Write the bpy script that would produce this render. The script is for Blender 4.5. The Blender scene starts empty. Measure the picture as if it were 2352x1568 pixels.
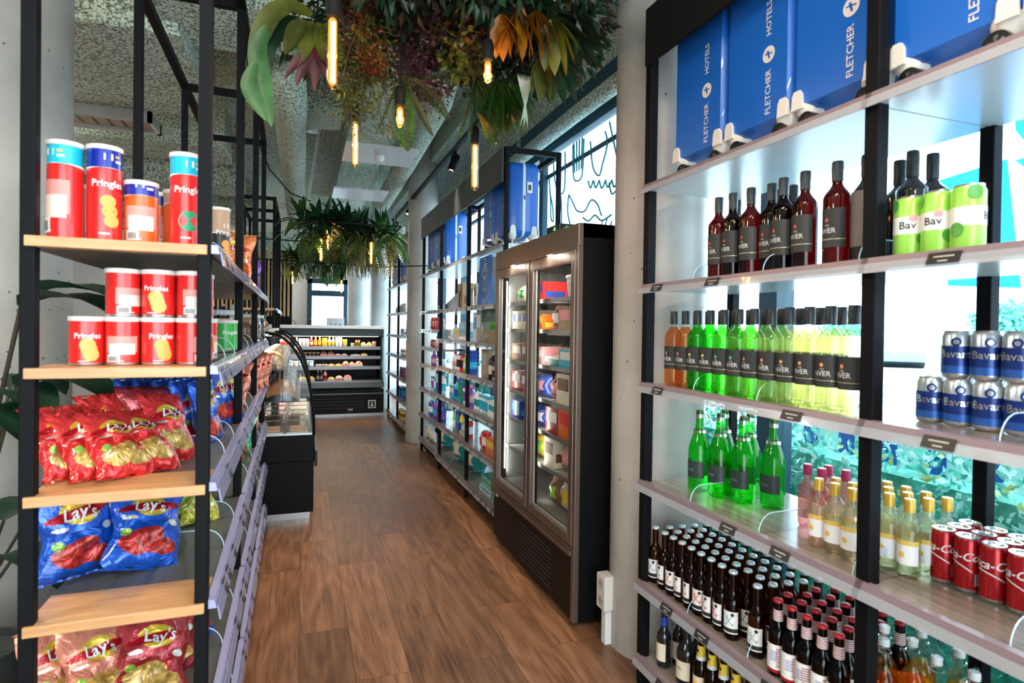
import bpy, math, random
from mathutils import Vector, Matrix, noise
from math import sin, cos, pi, atan, radians, sqrt
random.seed(7)
SC = bpy.context.scene
COL = SC.collection

# ------------------------------------------------------------------ camera, world, light, exposure
FPX = 1350.0
EYE = 1.48
yaw, pitch, roll = atan(481/1350.0), radians(.6), radians(.8)
F0 = Vector((sin(yaw)*cos(pitch), cos(yaw)*cos(pitch), -sin(pitch)))
R0 = Vector((cos(yaw), -sin(yaw), 0)); U0 = R0.cross(F0)
Rv = R0*cos(roll)+U0*sin(roll); Uv = -R0*sin(roll)+U0*cos(roll)
cd = bpy.data.cameras.new('camera'); cam = bpy.data.objects.new('camera', cd); COL.objects.link(cam)
cam.matrix_world = Matrix(((Rv.x, Uv.x, -F0.x, 0), (Rv.y, Uv.y, -F0.y, 0), (Rv.z, Uv.z, -F0.z, EYE), (0, 0, 0, 1)))
cd.sensor_width = 36; cd.lens = FPX/2352*36; cd.shift_y = -18/2352.0; cd.clip_start = .02
cd.dof.use_dof = True; cd.dof.focus_distance = 4.6; cd.dof.aperture_fstop = 4.0
SC.camera = cam
SC.view_settings.view_transform = 'Standard'; SC.view_settings.look = 'None'; SC.view_settings.gamma = 1
SC.view_settings.exposure = 0.0
try: SC.view_settings.use_curve_mapping = False
except Exception: pass
W = bpy.data.worlds.new('sky'); SC.world = W; W.use_nodes = True
wn = W.node_tree.nodes; wl = W.node_tree.links
bg = wn['Background']; bg.inputs[1].default_value = 7.5
tc = wn.new('ShaderNodeTexCoord'); sep = wn.new('ShaderNodeSeparateXYZ'); wl.new(tc.outputs['Generated'], sep.inputs[0])
cr = wn.new('ShaderNodeValToRGB'); wl.new(sep.outputs[2], cr.inputs[0])
cr.color_ramp.elements[0].position = .0; cr.color_ramp.elements[0].color = (.80, .94, 1, 1)
cr.color_ramp.elements[1].position = .45; cr.color_ramp.elements[1].color = (.66, .87, 1, 1)
wl.new(cr.outputs[0], bg.inputs[0])
cy = SC.cycles
cy.max_bounces = 6; cy.diffuse_bounces = 3; cy.glossy_bounces = 2; cy.transmission_bounces = 4; cy.transparent_max_bounces = 18
cy.use_adaptive_sampling = True; cy.adaptive_threshold = .12; cy.adaptive_min_samples = 24
cy.caustics_reflective = False; cy.caustics_refractive = False; cy.sample_clamp_indirect = 6
try:
    cy.use_denoising = True; cy.denoiser = 'OPENIMAGEDENOISE'
except Exception: pass

def lamp(kind, name, loc, power, color=(1, 1, 1), size=.3, sizey=None, rot=(0, 0, 0), spot=None, blend=.6):
    d = bpy.data.lights.new(name, kind); d.energy = power; d.color = color
    if kind == 'AREA':
        d.size = size
        if sizey: d.shape = 'RECTANGLE'; d.size_y = sizey
    elif kind == 'SPOT': d.spot_size = spot; d.spot_blend = blend; d.shadow_soft_size = size
    elif kind == 'POINT': d.shadow_soft_size = size
    o = bpy.data.objects.new(name, d); o.location = loc; o.rotation_euler = rot; COL.objects.link(o); return o
# daylight coming through the long window wall and through the shop front behind the viewer
p = lamp('AREA', 'window_daylight', (2.28, 4.6, 1.75), 60, (.72, .9, 1), 2.7, 12.5, rot=(0, radians(90), 0))
p.visible_camera = True
p.data.cycles.is_portal = True
# unseen fill lamps added above the aisle, behind racks and by the far wall
for k, (x, y, z, pw, c) in enumerate(((.45, -1.1, 3.05, 48, (1, .86, .72)), (.35, .55, 3.05, 36, (1, .84, .68)),
                                      (-2.6, .6, 3.15, 50, (1, .93, .84)), (-2.6, 3.4, 3.15, 70, (1, .93, .84)), (-3.2, 6.2, 3.15, 110, (1, .93, .84)), (-1.3, 11.75, 3.3, 45, (1, .90, .80)))):
    lamp('AREA', 'added_fill_light', (x, y, z), pw, c, .9, .15)
    if x < -2: lamp('AREA', 'added_fill_uplight', (x, y, z-.1), pw*.8, c, 1.2, .6, rot=(pi, 0, 0))  # added upward fill to brighten the left ceiling

# ------------------------------------------------------------------ mesh helper
class MB:
    def __init__(s): s.v = []; s.f = []; s.m = []; s.T = Matrix()
    def av(s, pts):
        b = len(s.v)
        for q in pts: s.v.append(tuple(s.T @ Vector(q)))
        return b
    def af(s, fs, b, m):
        for f in fs: s.f.append(tuple(i+b for i in f)); s.m.append(m)
    def box(s, x0, x1, y0, y1, z0, z1, m=0):
        b = s.av([(x0,y0,z0),(x1,y0,z0),(x1,y1,z0),(x0,y1,z0),(x0,y0,z1),(x1,y0,z1),(x1,y1,z1),(x0,y1,z1)])
        s.af([(0,3,2,1),(4,5,6,7),(0,1,5,4),(1,2,6,5),(2,3,7,6),(3,0,4,7)], b, m); return s
    def rbox(s, x0, x1, y0, y1, z0, z1, r=.01, m=0, n=3):
        # box with rounded vertical edges
        pts = []
        for cx, cy, a0 in ((x1-r, y1-r, 0), (x0+r, y1-r, 90), (x0+r, y0+r, 180), (x1-r, y0+r, 270)):
            for k in range(n+1):
                a = radians(a0+90*k/n); pts.append((cx+r*cos(a), cy+r*sin(a)))
        return s.prism(pts, z0, z1, m)
    def prism(s, pts, z0, z1, m=0, axis='z'):
        n = len(pts)
        def q(a, b_, c): return {'z': (a, b_, c), 'y': (a, c, b_), 'x': (c, a, b_)}[axis]
        b = s.av([q(x, y, z0) for x, y in pts]+[q(x, y, z1) for x, y in pts])
        s.af([tuple(range(n-1, -1, -1)), tuple(range(n, 2*n))], b, m)
        s.af([(i, (i+1) % n, (i+1) % n+n, i+n) for i in range(n)], b, m); return s
    def lathe(s, prof, n=20, c=(0, 0, 0), m=0, cap=True, a0=0, a1=360):
        full = abs(a1-a0-360) < 1e-6; k = n if full else n+1
        b = len(s.v)
        for pr in prof:
            for i in range(k):
                a = radians(a0+(a1-a0)*i/n); s.av([(c[0]+pr[0]*cos(a), c[1]+pr[0]*sin(a), c[2]+pr[1])])
        for j in range(len(prof)-1):
            mm = prof[j][2] if len(prof[j]) > 2 else m
            for i in range(n):
                i2 = (i+1) % k
                s.f.append((b+j*k+i, b+j*k+i2, b+(j+1)*k+i2, b+(j+1)*k+i)); s.m.append(mm)
        if cap and full:
            if prof[0][0] > 1e-5: s.f.append(tuple(b+i for i in range(k-1, -1, -1))); s.m.append(prof[0][2] if len(prof[0]) > 2 else m)
            if prof[-1][0] > 1e-5: s.f.append(tuple(b+(len(prof)-1)*k+i for i in range(k))); s.m.append(prof[-1][2] if len(prof[-1]) > 2 else m)
        return s
    def tube(s, pts, r, n=8, m=0, closed=False):
        pts = [Vector(q) for q in pts]; L = len(pts); b = len(s.v)
        up = None
        for i, q in enumerate(pts):
            t = (pts[(i+1) % L if closed else min(i+1, L-1)]-pts[(i-1) % L if closed else max(i-1, 0)])
            if t.length < 1e-9: t = Vector((0, 0, 1))
            t.normalize()
            if up is None: up = Vector((0, 0, 1)) if abs(t.z) < .9 else Vector((1, 0, 0))
            u = t.cross(up); u.normalize(); w = u.cross(t); up = w
            rr = r[i] if isinstance(r, (list, tuple)) else r
            for k in range(n):
                a = 2*pi*k/n; s.av([q+u*cos(a)*rr+w*sin(a)*rr])
        for i in range(L if closed else L-1):
            for k in range(n):
                i2 = (i+1) % L
                s.f.append((b+i*n+k, b+i*n+(k+1) % n, b+i2*n+(k+1) % n, b+i2*n+k)); s.m.append(m)
        if not closed:
            s.f.append(tuple(b+k for k in range(n-1, -1, -1))); s.m.append(m)
            s.f.append(tuple(b+(L-1)*n+k for k in range(n))); s.m.append(m)
        return s
    def grid(s, fn, nu, nv, m=0, mf=None, wrap=False):
        b = len(s.v)
        for j in range(nv+1):
            for i in range(nu+1): s.av([fn(i/nu, j/nv)])
        for j in range(nv):
            for i in range(nu):
                a = b+j*(nu+1)+i
                s.f.append((a, a+1, a+nu+2, a+nu+1)); s.m.append(mf((i+.5)/nu, (j+.5)/nv) if mf else m)
        return s
    def quad(s, a, b_, c, d, m=0):
        b = s.av([a, b_, c, d]); s.af([(0, 1, 2, 3)], b, m); return s
    def mesh(s, name, mats, smooth=35):
        me = bpy.data.meshes.new(name); me.from_pydata(s.v, [], s.f)
        for mt in (mats if isinstance(mats, (list, tuple)) else [mats]): me.materials.append(mt)
        if any(s.m): me.polygons.foreach_set('material_index', s.m)
        if smooth:
            me.shade_smooth(); me.set_sharp_from_angle(angle=radians(smooth))
        me.update(); return me

def link(name, data, parent=None, loc=(0, 0, 0), rot=0):
    o = bpy.data.objects.new(name, data); COL.objects.link(o)
    o.parent = parent; o.location = loc
    if isinstance(rot, (tuple, list)): o.rotation_euler = rot
    elif rot: o.rotation_euler = (0, 0, rot)
    return o
def tag(o, label=None, cat=None, group=None, kind=None):
    if label and len(label.split()) > 16: print('LONG LABEL', label)
    if label: o['label'] = label
    if cat: o['category'] = cat
    if group: o['group'] = group
    if kind: o['kind'] = kind
    return o
def thing(name, label, cat, loc=(0, 0, 0), rot=0, group=None, kind=None):
    return tag(link(name, None, None, loc, rot), label, cat, group, kind)
def struct(name, mb, mats, smooth=35, loc=(0,0,0)):
    return tag(link(name, mb.mesh(name, mats, smooth), None, loc), kind='structure')
def part(name, mb, mats, parent, smooth=35, bevel=0, label=None, loc=(0,0,0)):
    o = link(name, mb.mesh(name, mats, smooth), parent, loc)
    if bevel:
        b = o.modifiers.new('edge', 'BEVEL'); b.width = bevel; b.segments = 2; b.limit_method = 'ANGLE'
    if label: o['label'] = label
    if name in ('foliage_clump', 'trailing_vine', 'foliage', 'leaves', 'grass_strands', 'blossom_spray', 'dried_grass', 'leaf_rosette', 'fern_clump', 'pretzels'): o['kind'] = 'stuff'
    return o
ORD = ['first', 'second', 'third', 'fourth', 'fifth', 'sixth', 'seventh', 'eighth', 'ninth', 'tenth', 'eleventh', 'twelfth', 'thirteenth', 'fourteenth', 'fifteenth', 'sixteenth']

# ------------------------------------------------------------------ materials
def nt(name):
    m = bpy.data.materials.new(name); m.use_nodes = True
    return m, m.node_tree.nodes, m.node_tree.links, m.node_tree.nodes['Principled BSDF']
MC = {}
def M(name, col, rough=.5, metal=0, emit=None, es=1, spec=None, coat=0, var=.0, vscale=40, bump=0, alpha=None, sss=0):
    if name in MC: return MC[name]
    m, n, l, p = nt(name)
    p.inputs['Base Color'].default_value = (*col, 1); p.inputs['Roughness'].default_value = rough; p.inputs['Metallic'].default_value = metal
    if spec is not None: p.inputs['Specular IOR Level'].default_value = spec
    if coat: p.inputs['Coat Weight'].default_value = coat
    if emit: p.inputs['Emission Color'].default_value = (*emit, 1); p.inputs['Emission Strength'].default_value = es
    if sss: p.inputs['Transmission Weight'].default_value = 0
    if var or bump:
        t = n.new('ShaderNodeTexCoord'); nz = n.new('ShaderNodeTexNoise'); nz.inputs['Scale'].default_value = vscale; nz.inputs['Detail'].default_value = 4
        l.new(t.outputs['Object'], nz.inputs['Vector'])
        if var:
            mx = n.new('ShaderNodeMix'); mx.data_type = 'RGBA'
            mx.inputs[6].default_value = (*[max(0, c*(1-var)) for c in col], 1); mx.inputs[7].default_value = (*[min(1, c*(1+var)) for c in col], 1)
            l.new(nz.outputs[0], mx.inputs[0]); l.new(mx.outputs[2], p.inputs['Base Color'])
        if bump:
            b = n.new('ShaderNodeBump'); b.inputs['Strength'].default_value = bump; b.inputs['Distance'].default_value = .01
            l.new(nz.outputs[0], b.inputs['Height']); l.new(b.outputs[0], p.inputs['Normal'])
    MC[name] = m; return m
def schlick(n, l, f0=.04):
    # reflection rises towards grazing, the same from both sides of a thin wall
    lw = n.new('ShaderNodeLayerWeight'); lw.inputs[0].default_value = .5
    pw = n.new('ShaderNodeMath'); pw.operation = 'POWER'; pw.inputs[1].default_value = 5; l.new(lw.outputs['Facing'], pw.inputs[0])
    ma = n.new('ShaderNodeMath'); ma.operation = 'MULTIPLY_ADD'; ma.inputs[1].default_value = 1-f0; ma.inputs[2].default_value = f0; l.new(pw.outputs[0], ma.inputs[0])
    return ma.outputs[0]
def glass(name, col=(1, 1, 1), rough=.03, ior=1.45, refl=1.0):
    if name in MC: return MC[name]
    m, n, l, p = nt(name); n.remove(p)
    out = n['Material Output']; tr = n.new('ShaderNodeBsdfTransparent'); tr.inputs[0].default_value = (*col, 1)
    gl = n.new('ShaderNodeBsdfGlossy'); gl.inputs['Roughness'].default_value = rough; gl.inputs[0].default_value = (refl, refl, refl, 1)
    mx = n.new('ShaderNodeMixShader'); l.new(schlick(n, l, ((ior-1)/(ior+1))**2), mx.inputs[0]); l.new(tr.outputs[0], mx.inputs[1]); l.new(gl.outputs[0], mx.inputs[2])
    l.new(mx.outputs[0], out.inputs[0]); MC[name] = m; return m
def liquid(name, col, dens=.72):
    # coloured glass: the edge of the round body absorbs more, like a thick wall of glass
    if name in MC: return MC[name]
    m, n, l, p = nt(name); n.remove(p)
    out = n['Material Output']; tr = n.new('ShaderNodeBsdfTransparent')
    lw = n.new('ShaderNodeLayerWeight'); lw.inputs[0].default_value = .35
    mc = n.new('ShaderNodeMix'); mc.data_type = 'RGBA'; mc.inputs[6].default_value = (*col, 1); mc.inputs[7].default_value = (*[c**1.6*dens for c in col], 1)
    l.new(lw.outputs['Facing'], mc.inputs[0]); l.new(mc.outputs[2], tr.inputs[0])
    gl = n.new('ShaderNodeBsdfGlossy'); gl.inputs['Roughness'].default_value = .04
    df = n.new('ShaderNodeBsdfTranslucent'); df.inputs[0].default_value = (*col, 1)
    m1 = n.new('ShaderNodeMixShader'); m1.inputs[0].default_value = .10; l.new(tr.outputs[0], m1.inputs[1]); l.new(df.outputs[0], m1.inputs[2])
    mx = n.new('ShaderNodeMixShader'); l.new(schlick(n, l), mx.inputs[0]); l.new(m1.outputs[0], mx.inputs[1]); l.new(gl.outputs[0], mx.inputs[2])
    l.new(mx.outputs[0], out.inputs[0]); MC[name] = m; return m
def leafmat(name, col, col2, rough=.42):
    if name in MC: return MC[name]
    m, n, l, p = nt(name); out = n['Material Output']
    t = n.new('ShaderNodeTexCoord'); nz = n.new('ShaderNodeTexNoise'); nz.inputs['Scale'].default_value = 9; nz.inputs['Detail'].default_value = 3
    l.new(t.outputs['Object'], nz.inputs['Vector'])
    r = n.new('ShaderNodeValToRGB'); r.color_ramp.elements[0].position = .36; r.color_ramp.elements[1].position = .64
    r.color_ramp.elements[0].color = (*col, 1); r.color_ramp.elements[1].color = (*col2, 1)
    l.new(nz.outputs[0], r.inputs[0]); l.new(r.outputs[0], p.inputs['Base Color']); p.inputs['Roughness'].default_value = rough
    tl = n.new('ShaderNodeBsdfTranslucent'); l.new(r.outputs[0], tl.inputs[0])
    mx = n.new('ShaderNodeMixShader'); mx.inputs[0].default_value = .3
    l.new(p.outputs[0], mx.inputs[1]); l.new(tl.outputs[0], mx.inputs[2]); l.new(mx.outputs[0], out.inputs[0]); MC[name] = m; return m

def mat_floor():
    m, n, l, p = nt('oak_vinyl_planks')
    t = n.new('ShaderNodeTexCoord'); mp = n.new('ShaderNodeMapping'); mp.inputs['Rotation'].default_value = (0, 0, radians(90)); l.new(t.outputs['Object'], mp.inputs[0])
    br = n.new('ShaderNodeTexBrick'); br.offset = .37; br.inputs['Scale'].default_value = 1; br.inputs['Brick Width'].default_value = 1.25; br.inputs['Row Height'].default_value = .225
    br.inputs['Mortar Size'].default_value = .0012; br.inputs['Mortar Smooth'].default_value = .3; br.inputs['Bias'].default_value = 0
    br.inputs['Color1'].default_value = (0, 0, 0, 1); br.inputs['Color2'].default_value = (1, 1, 1, 1); br.inputs['Mortar'].default_value = (.5, .5, .5, 1)
    l.new(mp.outputs[0], br.inputs[0])
    # offset the grain per plank
    off = n.new('ShaderNodeVectorMath'); off.operation = 'MULTIPLY_ADD'; off.inputs[1].default_value = (7, 3, 5); l.new(br.outputs['Color'], off.inputs[0]); l.new(t.outputs['Object'], off.inputs[2])
    mp2 = n.new('ShaderNodeMapping'); mp2.inputs['Scale'].default_value = (22, 1.1, 1); l.new(off.outputs[0], mp2.inputs[0])
    nz = n.new('ShaderNodeTexNoise'); nz.inputs['Scale'].default_value = 2.2; nz.inputs['Detail'].default_value = 8; nz.inputs['Distortion'].default_value = 1.2; l.new(mp2.outputs[0], nz.inputs[0])
    mp3 = n.new('ShaderNodeMapping'); mp3.inputs['Scale'].default_value = (3.2, .55, 1); l.new(off.outputs[0], mp3.inputs[0])
    wv = n.new('ShaderNodeTexNoise'); wv.inputs['Scale'].default_value = 1.5; wv.inputs['Detail'].default_value = 2; l.new(mp3.outputs[0], wv.inputs[0])
    rg = n.new('ShaderNodeMath'); rg.operation = 'MULTIPLY'; rg.inputs[1].default_value = 15; l.new(wv.outputs[0], rg.inputs[0])
    fr = n.new('ShaderNodeMath'); fr.operation = 'PINGPONG'; fr.inputs[1].default_value = 1; l.new(rg.outputs[0], fr.inputs[0])
    cr = n.new('ShaderNodeValToRGB'); e = cr.color_ramp.elements
    e[0].position = .22; e[0].color = (.070, .030, .013, 1); e[1].position = .78; e[1].color = (.30, .150, .080, 1); x = e.new(.5); x.color = (.185, .086, .042, 1)
    mx = n.new('ShaderNodeMix'); mx.data_type = 'FLOAT'; mx.inputs[0].default_value = .20; l.new(nz.outputs[0], mx.inputs[2]); l.new(fr.outputs[0], mx.inputs[3]); l.new(mx.outputs[0], cr.inputs[0])
    hs = n.new('ShaderNodeHueSaturation'); l.new(cr.outputs[0], hs.inputs['Color'])
    mr = n.new('ShaderNodeMapRange'); mr.inputs[3].default_value = .72; mr.inputs[4].default_value = 1.22; l.new(br.outputs['Color'], mr.inputs[0]); l.new(mr.outputs[0], hs.inputs['Value'])
    mm = n.new('ShaderNodeMix'); mm.data_type = 'RGBA'; mm.inputs[7].default_value = (.03, .015, .008, 1); l.new(br.outputs['Fac'], mm.inputs[0]); l.new(hs.outputs[0], mm.inputs[6])
    l.new(mm.outputs[2], p.inputs['Base Color'])
    r2 = n.new('ShaderNodeMapRange'); r2.inputs[3].default_value = .26; r2.inputs[4].default_value = .44; l.new(nz.outputs[0], r2.inputs[0]); l.new(r2.outputs[0], p.inputs['Roughness'])
    b = n.new('ShaderNodeBump'); b.inputs['Strength'].default_value = .25; b.inputs['Distance'].default_value = .002; l.new(nz.outputs[0], b.inputs['Height']); l.new(b.outputs[0], p.inputs['Normal'])
    return m
def mat_spray(name, dark, light):
    m, n, l, p = nt(name); t = n.new('ShaderNodeTexCoord')
    nz = n.new('ShaderNodeTexNoise'); nz.inputs['Scale'].default_value = 62; nz.inputs['Detail'].default_value = 3; nz.inputs['Roughness'].default_value = .62; l.new(t.outputs['Object'], nz.inputs[0])
    cr = n.new('ShaderNodeValToRGB'); cr.color_ramp.elements[0].position = .40; cr.color_ramp.elements[0].color = (*dark, 1); cr.color_ramp.elements[1].position = .56; cr.color_ramp.elements[1].color = (*light, 1)
    l.new(nz.outputs[0], cr.inputs[0])
    n2 = n.new('ShaderNodeTexNoise'); n2.inputs['Scale'].default_value = 1.3; l.new(t.outputs['Object'], n2.inputs[0])
    mx = n.new('ShaderNodeMix'); mx.data_type = 'RGBA'; mx.blend_type = 'MULTIPLY'; mx.inputs[0].default_value = .5; mx.inputs[7].default_value = (.86, 1, .84, 1)
    c2 = n.new('ShaderNodeMath'); c2.operation = 'MULTIPLY'; c2.inputs[1].default_value = 1.2; l.new(n2.outputs[0], c2.inputs[0]); l.new(c2.outputs[0], mx.inputs[0])
    l.new(cr.outputs[0], mx.inputs[6]); l.new(mx.outputs[2], p.inputs['Base Color']); p.inputs['Roughness'].default_value = .95
    b = n.new('ShaderNodeBump'); b.inputs['Strength'].default_value = 1; b.inputs['Distance'].default_value = .02; l.new(nz.outputs[0], b.inputs['Height']); l.new(b.outputs[0], p.inputs['Normal'])
    return m
def mat_concrete(name, c0, c1, rough=.42):
    m, n, l, p = nt(name); t = n.new('ShaderNodeTexCoord')
    a = n.new('ShaderNodeTexNoise'); a.inputs['Scale'].default_value = 2.5; a.inputs['Detail'].default_value = 6; l.new(t.outputs['Object'], a.inputs[0])
    cr = n.new('ShaderNodeValToRGB'); cr.color_ramp.elements[0].position = .35; cr.color_ramp.elements[0].color = (*c0, 1); cr.color_ramp.elements[1].position = .65; cr.color_ramp.elements[1].color = (*c1, 1)
    l.new(a.outputs[0], cr.inputs[0])
    v = n.new('ShaderNodeTexVoronoi'); v.inputs['Scale'].default_value = 13; l.new(t.outputs['Object'], v.inputs['Vector'])
    k = n.new('ShaderNodeMath'); k.operation = 'LESS_THAN'; k.inputs[1].default_value = .075; l.new(v.outputs['Distance'], k.inputs[0])
    mx = n.new('ShaderNodeMix'); mx.data_type = 'RGBA'; mx.inputs[7].default_value = (*[c*.35 for c in c0], 1); l.new(k.outputs[0], mx.inputs[0]); l.new(cr.outputs[0], mx.inputs[6])
    l.new(mx.outputs[2], p.inputs['Base Color']); p.inputs['Roughness'].default_value = rough
    b = n.new('ShaderNodeBump'); b.inputs['Strength'].default_value = .25; b.inputs['Distance'].default_value = .01; l.new(a.outputs[0], b.inputs['Height']); l.new(b.outputs[0], p.inputs['Normal'])
    return m
def mat_wood(name, c0, c1, rough=.4, axis=(2, 30, 30)):
    m, n, l, p = nt(name); t = n.new('ShaderNodeTexCoord'); mp = n.new('ShaderNodeMapping'); mp.inputs['Scale'].default_value = axis; l.new(t.outputs['Object'], mp.inputs[0])
    a = n.new('ShaderNodeTexNoise'); a.inputs['Scale'].default_value = 1.6; a.inputs['Detail'].default_value = 6; a.inputs['Distortion'].default_value = .8; l.new(mp.outputs[0], a.inputs[0])
    cr = n.new('ShaderNodeValToRGB'); cr.color_ramp.elements[0].position = .3; cr.color_ramp.elements[0].color = (*c0, 1); cr.color_ramp.elements[1].position = .7; cr.color_ramp.elements[1].color = (*c1, 1)
    l.new(a.outputs[0], cr.inputs[0]); l.new(cr.outputs[0], p.inputs['Base Color']); p.inputs['Roughness'].default_value = rough
    return m

FLOOR = mat_floor()
SPRAY = mat_spray('sprayed_acoustic_plaster', (.15, .165, .145), (.82, .85, .77))
SPRAYL = mat_spray('pale_sprayed_plaster', (.26, .29, .25), (.90, .94, .86))
CONC = mat_concrete('fair_faced_concrete', (.36, .335, .30), (.50, .47, .425))
CONCW = mat_concrete('pale_concrete', (.55, .57, .57), (.68, .70, .70), .5)
BLK = M('black_powder_coat', (.004, .0045, .006), .55, spec=.12)
BLKM = M('black_matt', (.006, .007, .007), .65, spec=.15)
DKG = M('dark_fascia', (.035, .04, .036), .5)
TEAL = M('dark_blue_window_frame', (.012, .06, .10), .45)
WALLW = M('white_wall_paint', (.78, .78, .76), .7, var=.04, vscale=2)
WALLG = M('grey_wall_panel', (.30, .31, .32), .6, var=.06, vscale=1.5)
SHELFB = mat_wood('grey_oak_shelf', (.16, .13, .105), (.30, .255, .215), .2, (30, 2, 30))
SHELFL = mat_wood('light_beech_shelf', (.50, .25, .10), (.66, .36, .16), .35, (3, 40, 30))
SHELFG = mat_wood('grey_laminate_shelf', (.075, .078, .072), (.125, .125, .112), .4, (30, 2, 30))
UNDER = M('white_shelf_underside', (.72, .78, .78), .25, var=.05, vscale=4)
STEEL = M('brushed_steel', (.55, .55, .56), .3, .9)
CHROME = M('chrome', (.8, .8, .8), .12, 1)
WHITE = M('white_plastic', (.85, .85, .84), .35)
OFFW = M('off_white_plastic', (.74, .71, .66), .35)
RAILM = M('mauve_price_rail', (.25, .18, .20), .32, coat=.25)
RAILP = M('lilac_price_rail', (.36, .37, .60), .2, coat=.4)
TAGM = M('dark_price_tag', (.03, .028, .026), .4)
TAGT = M('price_tag_print', (.45, .42, .38), .5)
ACR = glass('clear_acrylic', (.93, .97, 1), .04)
ACRE = M('acrylic_edge', (.62, .85, 1), .15, coat=.4)
PANE = glass('window_pane', (.95, .985, 1), .01)
FGL = glass('cooler_glass', (.93, .96, .95), .02, 1.35, .8)
BLACKP = M('black_plastic', (.01, .01, .011), .3)
RED = M('red_print', (.80, .022, .02), .3, coat=.3)
DRED = M('dark_red_print', (.34, .01, .012), .3, coat=.3)
BLUEP = M('blue_print', (.02, .07, .42), .3, coat=.3)
CYANP = M('cyan_print', (.02, .42, .62), .3, coat=.3)
GREENP = M('green_print', (.03, .45, .07), .3, coat=.3)
LIME = M('lime_print', (.32, .62, .08), .3, coat=.3)
ORANGE = M('orange_print', (.85, .16, .02), .3, coat=.3)
YEL = M('yellow_print', (.9, .62, .06), .35)
PINK = M('pink_print', (.85, .32, .34), .35)
CREAM = M('cream_print', (.85, .74, .56), .4)
PURP = M('purple_print', (.24, .06, .42), .35)
BROWN = M('brown_print', (.22, .09, .04), .45)
TEALP = M('teal_print', (.01, .26, .24), .35)
PAPER = M('white_paper', (.86, .86, .85), .5)
DARKL = M('black_label_paper', (.022, .024, .024), .55)
GREYT = M('grey_print', (.42, .42, .42), .5)
GREEND = M('dark_green_print', (.012, .10, .065), .4)

# ------------------------------------------------------------------ flat lettering as real geometry
_TX = {}
def text_geo(s, size=.05, shear=0.0, bold=0.0):
    key = (s, shear, bold)
    if key not in _TX:
        c = bpy.data.curves.new('t', 'FONT'); c.body = s; c.size = 1; c.align_x = 'CENTER'; c.align_y = 'CENTER'; c.shear = shear; c.resolution_u = 2; c.offset = bold
        o = bpy.data.objects.new('t', c); COL.objects.link(o)
        me = o.to_mesh(); vs = [tuple(v.co) for v in me.vertices]; fs = [tuple(q.vertices) for q in me.polygons]
        o.to_mesh_clear(); bpy.data.objects.remove(o); bpy.data.curves.remove(c)
        _TX[key] = (vs, fs)
    vs, fs = _TX[key]
    return [(x*size, y*size) for x, y, z in vs], fs
def put_text(mb, s, size, fn, m, shear=0, bold=0):
    """fn maps flat (u,v) to a point"""
    vs, fs = text_geo(s, size, shear, bold)
    b = mb.av([fn(u, v) for u, v in vs]); mb.af(fs, b, m)
def on_cyl(r, z, a0=-90):
    return lambda u, v: (r*cos(radians(a0)+u/r), r*sin(radians(a0)+u/r), z+v)
def disc_on(mb, fn, rad, m, n=14, cu=0, cv=0, sx=1):
    b = mb.av([fn(cu, cv)]+[fn(cu+sx*rad*cos(2*pi*k/n), cv+rad*sin(2*pi*k/n)) for k in range(n)])
    mb.af([(0, k+1, (k+1) % n+1) for k in range(n)], b, m)
def patch(mb, r, z0, z1, a0, a1, m, n=8, r2=None):
    mb.lathe([(r, z0), (r if r2 is None else r2, z1)], n, m=m, cap=False, a0=a0, a1=a1)
# ================================================================== THE SETTING
mb = MB(); mb.quad((-6, -3.2, 0), (2.06, -3.2, 0), (2.06, 12.6, 0), (-6, 12.6, 0)); mb.quad((-6, -3.2, -.1), (-6, 12.6, -.1), (2.06, 12.6, -.1), (2.06, -3.2, -.1))
struct('floor', mb, FLOOR, 0)
mb = MB().box(-6, 2.3, -3.3, 12.7, 3.78, 3.95); struct('ceiling', mb, SPRAY, 0)
# deep sprayed beams crossing above the left half of the shop
mb = MB()
for y0, y1, z in ((2.2, 2.9, 3.42), (4.25, 5.85, 3.30), (6.5, 7.15, 3.22), (8.2, 8.8, 3.2), (10.2, 10.7, 3.1)):
    mb.box(-6, -.75, y0, y1, z, 3.8)
struct('ceiling_beams', mb, SPRAY, 0)
mb = MB().box(-6.1, -6, -3.3, 12.7, 0, 3.8); struct('wall_left', mb, WALLG, 0)
# back wall behind the viewer with a glazed shop front
mb = MB().box(-6, -2.6, -3.3, -3.2, 0, 3.8).box(1.6, 2.3, -3.3, -3.2, 0, 3.8).box(-2.6, 1.6, -3.3, -3.2, 2.9, 3.8); struct('wall_back', mb, WALLW, 0)
# far wall with window opening
mb = MB().box(-6, .10, 12.5, 12.62, 0, 3.8).box(.83, 1.42, 12.5, 12.62, 0, 3.8).box(.10, .83, 12.5, 12.62, 2.34, 3.8).box(.10, .83, 12.5, 12.62, 0, .5)
mb.box(1.75, 2.2, 12.5, 12.62, 0, 3.8).box(1.42, 1.75, 12.5, 12.62, 2.34, 3.8); struct('wall_far', mb, WALLW, 0)
mb = MB()
for x0, x1 in ((.08, .17), (.78, .87)): mb.box(x0, x1, 12.40, 12.5, .5, 2.40)
mb.box(.08, .87, 12.40, 12.5, 2.31, 2.40).box(.08, .87, 12.41, 12.5, 2.06, 2.17)
wf = struct('window_2', mb, TEAL, 0)
part('window_pane', MB().box(.17, .78, 12.46, 12.47, .5, 2.31), PANE, wf, 0)
mb = MB().box(1.42, 1.47, 12.4, 12.5, .5, 2.34).box(1.7, 1.75, 12.4, 12.5, .5, 2.34).box(1.42, 1.75, 12.4, 12.5, 2.28, 2.34).box(1.42,1.75,12.42,12.5,1.55,1.61)
wf = struct('window_3', mb, TEAL, 0); part('window_pane', MB().box(1.47, 1.7, 12.46, 12.47, .5, 2.28), PANE, wf, 0)
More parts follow.
